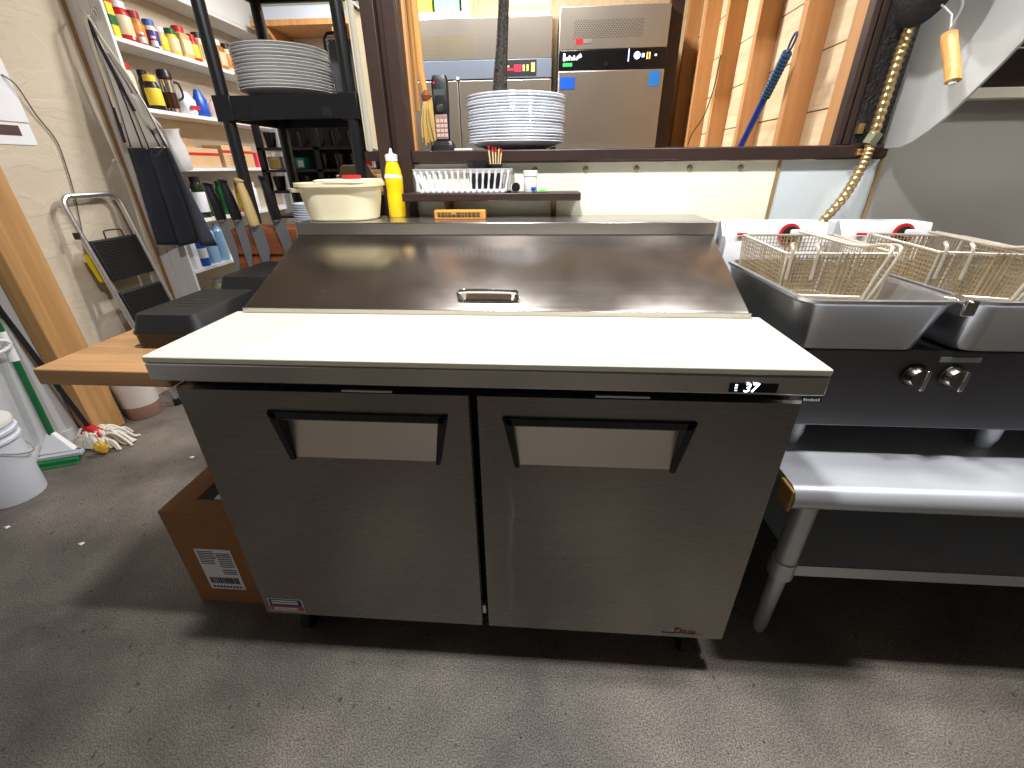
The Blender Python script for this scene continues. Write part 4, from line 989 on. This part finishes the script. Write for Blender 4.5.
def basket(x0, x1, y0, y1, z0, z1, label, rot):
    cx, cy = (x0+x1)/2, (y0+y1)/2
    t = thing('fryer_basket', label, 'basket', (cx, cy, z0), 'fryer baskets in the tanks')
    m = M(); tp = .010; r = .0012
    def P(u, v, w):   # u,v in 0..1 plan, w height
        k = (1-w)*tp
        return (lerp(x0+k, x1-k, u), lerp(y0+k, y1-k, v), lerp(z0, z1, w))
    nx, ny, nz = 26, 24, 15
    for i in range(nx+1):
        u = i/nx; m.tube([P(u, 0, 1), P(u, 0, 0), P(u, 1, 0), P(u, 1, 1)], r, 4)
    for j in range(ny+1):
        v = j/ny; m.tube([P(0, v, 1), P(0, v, 0), P(1, v, 0), P(1, v, 1)], r, 4)
    for k in range(1, nz):
        w = k/nz; m.tube([P(0, 0, w), P(1, 0, w), P(1, 1, w), P(0, 1, w)], r, 4, closed=True)
    m.build('mesh_body', WIRE, t, smooth=False)
    m = M()
    m.tube([P(0, 0, 1), P(1, 0, 1), P(1, 1, 1), P(0, 1, 1)], .0032, 7, closed=True)
    m.tube([P(0, 0, 0), P(1, 0, 0), P(1, 1, 0), P(0, 1, 0)], .0026, 7, closed=True)
    for a in ((0,0), (1,0), (1,1), (0,1)): m.tube([P(*a, 0), P(*a, 1)], .0026, 7)
    m.build('rim', WIRED, t)
    m = M()
    for u in (.50, .55, .60, .65): m.tube([P(u, 0, 1.02), P(u, -.004, .5), P(u, 0, -.02), P(u, 1, -.02), P(u, 1.01, .98)], .0028, 6)
    m.build('support_bars', WIRE, t)
    # folded-in handle: a rod pair from the near wall up over the rim and back to the far left
    m = M()
    for dx in (-.009, .009):
        m.tube(smoothpath([(x1-.040+dx*.6, y0-.006, z0+.045), (x1-.026+dx, y0-.008, z0+.10), (x1-.012+dx, y0-.006, z1+.004), (x1-.014+dx, y0+.012, z1+.017), (x1-.045+dx, y0+.06, z1+.006), (cx+.05+dx, lerp(y0, y1, .7), z1+.008), (cx+.03+dx, y1-.006, z1+.010)], 6), .0034, 8)
    m.build('handle', WIRED, t)
    m = M(); m.tube([(x0+.04, y0-.0045, z0+.055), (lerp(x0, x1, .78), y0-.0045, z0+.052)], .0040, 7); m.build('cross_bar', WIRED, t)
    for s_ in (.03, .26):
        mm = M(); xx = lerp(x0, x1, s_)+.012
        mm.tube(smoothpath([(xx-.009, y0-.004, z1-.055), (xx-.010, y0-.002, z1+.004), (xx-.008, y0+.012, z1+.018), (xx+.004, y0+.020, z1+.014), (xx+.010, y0+.016, z1-.012)], 4), .0034, 7); mm.build('hook', WIRED, t)
    t.rotation_euler = rot
    return t

def fryer(cx, w, label, blabel, dial_x, tilt):
    x0, x1 = cx-w/2, cx+w/2; y0, y1 = .132, .560
    t = thing('countertop_fryer', label, 'fryer', (cx, .4, .877))
    cy, d = (y0+y1)/2, y1-y0
    R = []
    for z, k in ((.8775, .030), (.880, .026), (.976, .005), (.982, .0), (.988, .0), (.988, .012), (.982, .014), (.976, .014), (.886, .034)):
        R.append(rrect(cx, cy, z, w-2*k, d-2*k, .045 if k < .01 else .036, 8))
    M().loft(R).build('tank', PANSTEEL, t)
    M().box(x1-.022, x1+.006, y0-.012, y0+.034, .986, .994).build('rim_clip', CHROME, t, bevel=.002)
    M().hexa([(x1-.018, y0-.015, .965), (x1+.004, y0-.015, .965), (x1+.004, y0-.008, .965), (x1-.018, y0-.008, .965), (x1-.018, y0-.015, .992), (x1+.004, y0-.015, .992), (x1+.004, y0-.008, .992), (x1-.018, y0-.008, .992)]).build('rim_tab', CHROME, t, bevel=.001)
    m = M()
    for k in range(12): m.tube([(x0+.05, y0+.05+k*.028, .892), (x1-.05, y0+.05+k*.028, .892)], .0022, 5)
    m.tube([(x0+.05, y0+.05, .8895), (x0+.05, y0+.358, .8895)], .003, 6); m.tube([(x1-.05, y0+.05, .8895), (x1-.05, y0+.358, .8895)], .003, 6)
    m.build('bottom_grate', WIRED, t)
    # control head
    WHS = mat('white_enamel', (228, 230, 234), .3, .0, var=.02)
    hx0, hx1 = cx-w/2-.003, cx+w/2-(.030 if cx < 1 else .078)
    hd = M().prism([(.588, .8775), (.566, .99), (.580, 1.081), (.665, 1.081), (.665, .8775)], 'X', hx0, hx1).build('control_head', WHS, t, bevel=.004)
    M().prism([(.588, .93), (.560, .97), (.560, 1.05), (.585, 1.085), (.60, 1.085), (.60, .93)], 'X', hx0-.014, hx0-.006).build('side_bracket', GALV, t, bevel=.001)
    dl_ = M().lathe([(.001, -.004), (.027, -.004), (.028, 0), (.001, 0)], (dial_x, .5695, 1.053), 30, axis='Y').build('dial', RED, hd)
    M().lathe([(.001, -.003), (.020, -.003), (.020, 0), (.001, 0)], (dial_x, .5655, 1.053), 26, axis='Y').build('dial_scale', BLACKM, dl_)
    M().box(dial_x-.004, dial_x+.032, .553, .5625, 1.046, 1.066).build('dial_pointer', WHITEPL, dl_, bevel=.004)
    M().box(hx0+.03, hx0+.055, .5655, .571, 1.050, 1.056).build('mark', REDL, hd)
    b = basket(x0+.028, x1-.040, y0+.165, y1-.026, .905, 1.052, blabel, tilt)
    return t
fryer(.785, .300, 'countertop fryer nearest the refrigerator, stainless tank with white control head', 'wire fryer basket in the tank nearest the refrigerator', .800, (.03, 0, 0))
fryer(1.100, .300, 'countertop fryer at the right edge of the frame, partly cut off', 'wire fryer basket in the right-hand tank, handle toward the edge of the frame', 1.095, (.03, .03, -.02))

# ---------------------------------------------------------------- hood, gas hose, skimmer
hd = thing('range_hood', 'stainless exhaust hood with curved side plate above the fryers', 'range hood', (1.8, .4, 1.26))
curve = [(.765, 1.261), (0.72, 1.261), (0.685, 1.262), (0.648, 1.273), (0.602, 1.298), (0.56, 1.327), (0.522, 1.362), (0.474, 1.409), (0.442, 1.445), (0.366, 1.526), (0.269, 1.608), (0.172, 1.676), (0.027, 1.744), (.027, 2.15), (.765, 2.15)]
M().prism(curve, 'X', 1.089, 1.096).build('side_plate', HOODSTEEL, hd, bevel=.0015)
M().box(1.097, 2.88, .725, .768, 1.375, 1.400).build('grease_gutter', mat('cream_gutter', (206, 200, 182), .4), hd, bevel=.002)
m = M()
for k in range(5):
    z = 1.402+k*.075; y = .755-k*.07
    m.hexa([(1.097, y-.02, z), (2.88, y-.02, z), (2.88, y, z), (1.097, y, z), (1.097, y-.085, z+.068), (2.88, y-.085, z+.068), (2.88, y-.07, z+.073), (1.097, y-.07, z+.073)])
m.build('filters', mat('greasy_filter', (66, 52, 46), .45, .5), hd)
M().box(1.097, 2.88, .05, .765, 2.13, 2.15).build('canopy', HOODSTEEL, hd)
M().box(1.097, 2.88, .05, .06, 1.76, 2.13).build('canopy_front', HOODSTEEL, hd)

hs = smoothpath([(1.055, .738, 1.90), (1.052, .738, 1.70), (1.046, .735, 1.547), (1.041, .732, 1.465), (1.039, .730, 1.377), (1.037, .726, 1.283), (1.030, .722, 1.22), (1.008, .722, 1.141), (.962, .722, 1.058), (.93, .725, .99)], 22)
rad = [(.0118 if (i//2) % 2 == 0 else .0142) for i in range(len(hs))]
gh = thing('gas_hose', 'corrugated brass-coloured gas hose running down past the sill end', 'hose', (1.05, .73, 1.0))
M().tube(hs, rad, 12).build('hose', BRASS, gh, angle=80)
for (x, y, z) in ((1.037, .726, 1.285),):
    M().tube([(x-.006, y+.001, z-.014), (x+.006, y, z+.014)], .019, 6).build('hex_fitting', mat('brass_fitting', (150, 148, 120), .4, .7), gh)
M().box(1.015, 1.028, .738, .7465, 1.245, 1.262).build('clip', BRASS, gh); M().box(1.005, 1.02, .748, .7615, 1.30, 1.325).build('clip', BRASS, gh)

sk = thing('wok_skimmer', 'black round skimmer with wooden handle hanging on the hood plate', 'skimmer', (1.03, .63, 1.5))
cy, cz = .622, 1.636
M().lathe([(.001, -.028), (.047, -.024), (.089, -.013), (.120, -.002), (.126, .004), (.120, .004), (.089, -.006), (.047, -.016), (.001, -.020)], (.985, cy, cz), 40, axis='X').build('bowl', mat('cast_black', (20, 20, 22), .5, .3, bump=.3, bscale=90), sk)
m = M(); tip = Vector((1.0, .525, 1.479))
m.tube([(.985, cy-.066, cz-.103), (.998, .535, 1.51), tuple(tip)], .0023, 6); m.tube([(.985, cy-.098, cz-.07), (.998, .512, 1.52), tuple(tip)], .0023, 6); m.build('wire_neck', ALU, sk)
m = M(); hpt = smoothpath([(1.0, .525, 1.479), (1.002, .52, 1.463), (1.006, .49, 1.412), (1.008, .478, 1.388), (1.008, .475, 1.381)], 4); m.tube(hpt, [.010]+[.0145]*(len(hpt)-2)+[.011], 14)
m.build('handle', HANDW, sk)
M().tube([(1.008, .4752, 1.382), (1.008, .473, 1.376)], .0075, 12).build('handle_tip', WHITEPL, sk)
m = M(); m.tube([(.986, cy, cz+.115), (1.04, cy+.0, cz+.18), (1.0885, cy, cz+.20)], .003, 6); m.build('hanging_wire', ALU, sk)

# ---------------------------------------------------------------- back room: upright coolers, boxes, shelving
def cooler(x0, x1, y, ztop, label, split, band, twotone):
    t = thing('upright_cooler', label, 'cooler', ((x0+x1)/2, y+.35, 0))
    M().box(x0, x1, y+.03, y+.62, .12, ztop).build('body', COOLSTEEL, t, bevel=.004)
    M().box(x0+.004, x1-.004, y, y+.0295, ztop-.218, ztop-.003).build('vent_panel', COOLSTEEL, t, bevel=.003)
    M().box(x0+.002, x1-.002, y-.012, y+.0295, ztop-.325, ztop-.222).build('control_band', band, t, bevel=.003)
    n = 2 if split else 1
    edges = [x0, split, x1] if split else [x0, x1]
    for i in range(n):
        M().box(edges[i]+.003, edges[i+1]-.004, y-.012, y+.0295, .16, ztop-.330).build('door', COOLSTEEL, t, bevel=.005)
    for (x, yy) in ((x0+.06, y+.1), (x1-.06, y+.1), (x0+.06, y+.5), (x1-.06, y+.5)):
        M().lathe([(.001, 0), (.03, 0), (.03, .12), (.001, .12)], (x, yy, 0), 12).build('caster', GAP, t)
    return t
YC = 2.7
ca = cooler(-1.075, .155, YC, 2.068, 'wide stainless two-door upright cooler with grey control band, left one', -.46, mat('grey_band', (98, 106, 120), .4), False)
cb = cooler(.195, .875, YC, 2.105, 'single-door stainless upright cooler with black control band, right one', None, mat('black_band', (16, 16, 18), .25), True)
def perf(x0, x1, z0, z1, parent, colr, y):
    m = M(); nx, nz = 26, 10
    for i in range(nx):
        for j in range(nz):
            x = lerp(x0, x1, (i+.5*(j % 2))/nx); z = lerp(z0, z1, j/nz); r = .0036
            m.add([(x-r, y, z), (x, y, z-r), (x+r, y, z), (x, y, z+r)], [(0,1,2,3)])
    m.build('vent_holes', colr, parent, smooth=False)
vp = [o for o in kids(ca) if o.name.startswith('vent_panel')][0]; perf(-.72, -.35, 1.88, 1.985, vp, col('vent_olive', (120, 108, 52)), YC-.0008)
vp = [o for o in kids(cb) if o.name.startswith('vent_panel')][0]; perf(.29, .72, 1.945, 2.04, vp, GAP, YC-.0008)
bd = [o for o in kids(ca) if o.name.startswith('control_band')][0]
M().box(-.19, .055, YC-.0135, YC-.012, 1.7550, 1.8400).build('display', BLACKM, bd)
m = M(); m.box(-.17, -.10, YC-.0145, YC-.0135, 1.7850, 1.7950).box(-.09, -.045, YC-.0145, YC-.0135, 1.7780, 1.8150); m.build('red_marks', mat('red_glow', (220, 30, 60), .4, emit=(255, 40, 70), estr=1.2), bd)
M().box(-.035, -.02, YC-.0145, YC-.0135, 1.7800, 1.8150).box(-.01, .005, YC-.0145, YC-.0135, 1.7800, 1.8150).box(.02, .045, YC-.0145, YC-.0135, 1.7750, 1.8250).box(-.165, -.12, YC-.0145, YC-.0135, 1.8020, 1.8120).build('green_marks', col('key_green', (170, 180, 110)), bd)
bd = [o for o in kids(cb) if o.name.startswith('control_band')][0]
m = M(); m.box(.225, .24, YC-.0135, YC-.012, 1.8270, 1.8670)
for k in range(5): m.box(.245+k*.015, .255+k*.015, YC-.0135, YC-.012, 1.8300, 1.8470+.008*(k % 2))
m.hexa([(.315, YC-.0135, 1.8340), (.345, YC-.0135, 1.8470), (.345, YC-.012, 1.8470), (.315, YC-.012, 1.8340), (.315, YC-.0135, 1.8520), (.335, YC-.0135, 1.8670), (.335, YC-.012, 1.8670), (.315, YC-.012, 1.8520)]); m.build('brand_lettering', PAPER, bd)
M().box(.225, .285, YC-.0140, YC-.012, 1.7970, 1.8170).build('green_badge', col('badge_green', (60, 170, 90)), bd)
M().lathe([(.001, -.004), (.011, -.004), (.012, 0), (.001, 0)], (.50, YC-.012, 1.8070), 16, axis='Y').build('lock', CHROME, bd)
m = M(); m.box(.635, .64, YC-.0135, YC-.012, 1.8170, 1.8820).lathe([(.001, -.003), (.02, -.003), (.02, 0)], (.69, YC-.012, 1.8470), 16, axis='Y').box(.72, .735, YC-.0135, YC-.012, 1.8370, 1.8570).box(.80, .812, YC-.0135, YC-.012, 1.8420, 1.8520); m.build('lit_display', mat('blue_white_glow', (200, 215, 255), .4, emit=(190, 210, 255), estr=3), bd)
M().box(.75, .757, YC-.0135, YC-.012, 1.8270, 1.8620).box(.765, .772, YC-.0135, YC-.012, 1.8270, 1.8620).build('digits', mat('amber_digits', (255, 200, 120), .4, emit=(255, 190, 110), estr=2), bd)
dd = [o for o in kids(cb) if o.name.startswith('door')][0]
M().box(.21, .305, YC-.0135, YC-.012, 1.6770, 1.7420).build('sticker', BLUE, dd); M().box(.78, .845, YC-.0135, YC-.012, 1.6820, 1.7620).build('sticker', mat('sky_blue', (40, 130, 220), .4), dd)
M().box(.30, .345, YC-.0015, YC-.0002, 1.9140, 1.9420).build('red_badge', REDL, cb); M().box(.35, .40, YC-.0015, YC-.0002, 1.9180, 1.9400).build('grey_badge', ALU, cb)
for cx_ in (-.47, -.62): M().box(cx_, cx_+.015, YC-.016, YC-.012, 1.7420, 1.7570).build('catch', PAPER, ca)
M().box(.878, .96, YC+.05, YC+.09, 0, 2.3).build('trim_17', BROWN); struct(bpy.data.objects['trim_17'])
t = thing('carton_box', 'closed pale cardboard box resting on the right end of the wide cooler', 'box', (.1, 2.9, 2.0695))
M().box(-.15, .14, 2.72, 3.1, 2.0695, 2.30).build('body', CARDL, t, bevel=.003); M().box(-.151, .141, 2.719, 2.7205, 2.10, 2.13).build('tape', col('tape_tan', (200, 150, 96)), t)
t = thing('wooden_shelf', 'plank shelf above the wide cooler carrying small boxes', 'shelf', (-.55, 2.9, 2.0695))
M().box(-.86, -.42, 2.73, 3.05, 2.0695, 2.105).build('board', PLANK, t, bevel=.002)
M().box(-.42, -.385, 2.73, 3.05, 2.0695, 2.50).build('upright', PLANK, t)
tag(box('small_carton', YLW, -.80, -.62, 2.76, 2.95, 2.1055, 2.30), 'bright yellow box on the plank shelf above the wide cooler', 'box')
tag(box('small_carton', mat('mint', (110, 190, 160), .5), -.60, -.44, 2.76, 2.95, 2.1055, 2.28), 'mint green and white box at the right of the plank shelf', 'box')
# blue broom handle and thin cable against the stud wall
t = thing('broom', 'blue broom handle with ribbed grip and hanging loop leaning on the stud wall', 'broom', (.97, 1.9, 0))
A = Vector((1.035, 1.897, 1.0)); Bq = Vector((1.02, 1.345, 1.590))
M().tube([(1.036, 2.185, .67), tuple(A), tuple(Bq)], .0135, 12).build('shaft', mat('blue_shaft', (26, 62, 160), .35), t)
dv = (Bq-A).normalized(); m = M(); pts = []; rr = []
for i in range(26): pts.append(tuple(Bq+dv*(-.16+i*.0068))); rr.append(.0165 if i % 2 else .0195)
m.tube(pts, rr, 12); m.build('grip', mat('blue_grip', (30, 74, 110), .5), t)
c_ = Bq+dv*.045; m = M()
m.tube([tuple(c_+dv*.032*math.cos(a)+Vector((0, dv.z, -dv.y))*.014*math.sin(a)) for a in [2*PI*i/16 for i in range(16)]], .004, 7, closed=True); m.build('hanging_loop', mat('blue_grip', (30, 74, 110), .5), t)
M().box(.99, 1.055, 2.1, 2.36, .60, .67).build('head', BLUE, t)
M().box(.99, 1.055, 2.1, 2.36, .30, .60).build('bristles', mat('grey_bristle', (110, 110, 116), .8), t)
t.location.z += 0
tag(M().tube(smoothpath([(1.052, 2.20, 1.75), (1.050, 2.22, 1.60), (1.045, 2.30, 1.48), (1.05, 2.50, 1.40), (1.052, 2.56, 1.34)]), .003, 6).build('loose_cable', BLACKM), 'thin dark cable dangling on the stud wall', 'cable')

# dried natural brush hanging on the jamb at the left of the opening
t = thing('straw_brush', 'old yellowed straw brush with wooden handle hanging inside the opening', 'brush', (-.235, .95, 1.32))
M().tube([(-.285, .93, 2.0), (-.278, .93, 1.5), (-.270, .93, 1.44)], [.011, .012, .010], 10).build('handle', HANDW, t)
M().lathe([(.010, .0), (.018, -.015), (.014, -.03), (.001, -.03)], (-.265, .93, 1.45), 12).build('binding', mat('rust_bind', (130, 66, 30), .6), t)
m = M()
for i in range(70):
    a = random.uniform(0, 2*PI); k = random.uniform(.2, 1)
    x0_, y0_ = -.262+.012*k*math.cos(a), .93+.010*k*math.sin(a)
    m.tube([(x0_, y0_, 1.43), (x0_+.018*k*math.cos(a), y0_+.014*k*math.sin(a), 1.36), (x0_+.026*k*math.cos(a)+.006, y0_+.016*k*math.sin(a), random.uniform(1.29, 1.32))], .0026, 4)
m.build('bristles', mat('straw', (196, 164, 92), .8), t)
t = tag(M().tube([(-.318, 1.0, 2.05), (-.315, 1.0, 1.40)], .008, 8).build('bamboo_cane', HANDW), 'thin pale cane hanging left of the straw brush', 'cane')

# black shelving with dark glasses in the far corner
bs = thing('bar_rack', 'low black shelving with dark glassware seen under the storage rack', 'rack', (-1.08, 2.05, 0))
for x in (-1.47, -1.14, -.80):
    for y in (1.92, 2.18): M().box(x-.015, x+.015, y-.015, y+.015, 0, 1.50).build('post', BLACKP, bs)
lev = [1.335, 1.225, 1.115, .98]
for z in lev: M().box(-1.485, -.785, 1.905, 2.195, z-.014, z).build('shelf', BLACKP, bs)
M().box(-1.485, -.785, 2.20, 2.21, .8, 1.50).build('back_panel', mat('dark_back', (40, 36, 34), .7), bs)
gproto = None
lname = ['upper', 'middle', 'lower']
for li, z in enumerate(lev[:3]):
    for k in range(7):
        x = -1.43+k*.096
        if li == 1 and k in (0, 1, 2, 6): continue
        lb = 'dark drinking glass, %s from the left on the %s shelf of the far black rack' % (['first', 'second', 'third', 'fourth', 'fifth', 'sixth', 'seventh'][k], lname[li])
        if gproto is None:
            gproto = M().lathe([(.001, 0), (.026, 0), (.034, .075), (.031, .075), (.024, .004), (.001, .004)], (x, 1.97, z+.0005), 18).build('drinking_glass', mat('smoked_glass', (30, 26, 28), .15), origin=(x, 1.97, z+.0005)); o = gproto
        else: o = gproto.copy(); COL.objects.link(o); o.location = (x, 1.97, z+.0005)
        tag(o, lb, 'glass', 'dark glasses on the far rack')
def packet(x, y, z, w, h, c, lc, label):
    t = thing('snack_packet', label, 'packet', (x, y, z)); M().box(x-w/2, x+w/2, y-.03, y+.03, z+.001, z+h).build('body', c, t, bevel=.006); M().box(x-w*.2, x+w*.35, y-.0312, y-.03, z+h*.2, z+h*.75).build('paper_label', lc, t)
packet(-1.415, 1.96, lev[1], .075, .065, col('cream_pack', (236, 226, 190)), YLW, 'cream and yellow packet on the far black rack')
packet(-1.335, 1.96, lev[1], .06, .062, col('white_pack', (232, 236, 236)), col('teal', (30, 160, 140)), 'white packet with teal label, middle packet on the far rack')
packet(-1.262, 1.96, lev[1], .055, .06, col('teal', (30, 160, 140)), PAPER, 'teal green packet right of the white packet')
packet(-.87, 1.96, lev[1], .07, .062, col('white_pack', (232, 236, 236)), REDL, 'white packet with red print near the brown post')
cabt = thing('low_cabinet', 'plain dark brown cabinet behind the storage rack carrying the tan bin', 'cabinet', (-.75, 1.58, 0))
M().box(-.90, -.60, 1.40, 1.76, .001, 1.118).build('body', BROWN, cabt, bevel=.003); M().box(-.89, -.61, 1.392, 1.3995, .05, 1.10).build('door', BROWN, cabt, bevel=.002)
t = thing('serving_bin', 'tan plastic bin with notched rim behind the cream tub', 'bin', (-.75, 1.52, 1.119))
m = M(); m.prism([(-.845, 1.125), (-.84, 1.185), (-.825, 1.20), (-.815, 1.232), (-.80, 1.240), (-.68, 1.240), (-.665, 1.205), (-.655, 1.195), (-.65, 1.125)], 'Y', 1.43, 1.436)
m.box(-.845, -.65, 1.436, 1.65, 1.1245, 1.13).box(-.845, -.839, 1.436, 1.65, 1.13, 1.20).box(-.656, -.65, 1.436, 1.65, 1.13, 1.20).box(-.845, -.65, 1.644, 1.65, 1.13, 1.22)
m.build('body', mat('tan_plastic', (186, 152, 112), .5), t, bevel=.002)
M().box(-.835, -.66, 1.445, 1.64, 1.119, 1.1242).build('base', mat('tan_plastic', (186, 152, 112), .5), t)
# wooden bracket shelf in the far corner
t = thing('corner_shelf', 'orange wooden bracket shelf high in the far left corner', 'shelf', (-1.6, 3.1, 2.1))
M().box(-1.98, -1.25, 3.0, 3.349, 2.13, 2.165).build('board', STUD, t, bevel=.002)
for x in (-1.90, -1.40): M().prism([(3.349, 1.90), (3.349, 2.129), (3.02, 2.129), (3.02, 2.09), (3.30, 1.90)], 'X', x, x+.04).build('bracket', STUD, t)
tag(box('storage_case', mat('pale_blue_case', (200, 212, 226), .4), -1.92, -1.35, 3.05, 3.33, 2.1655, 2.25), 'pale blue flat case on the corner bracket shelf', 'case')
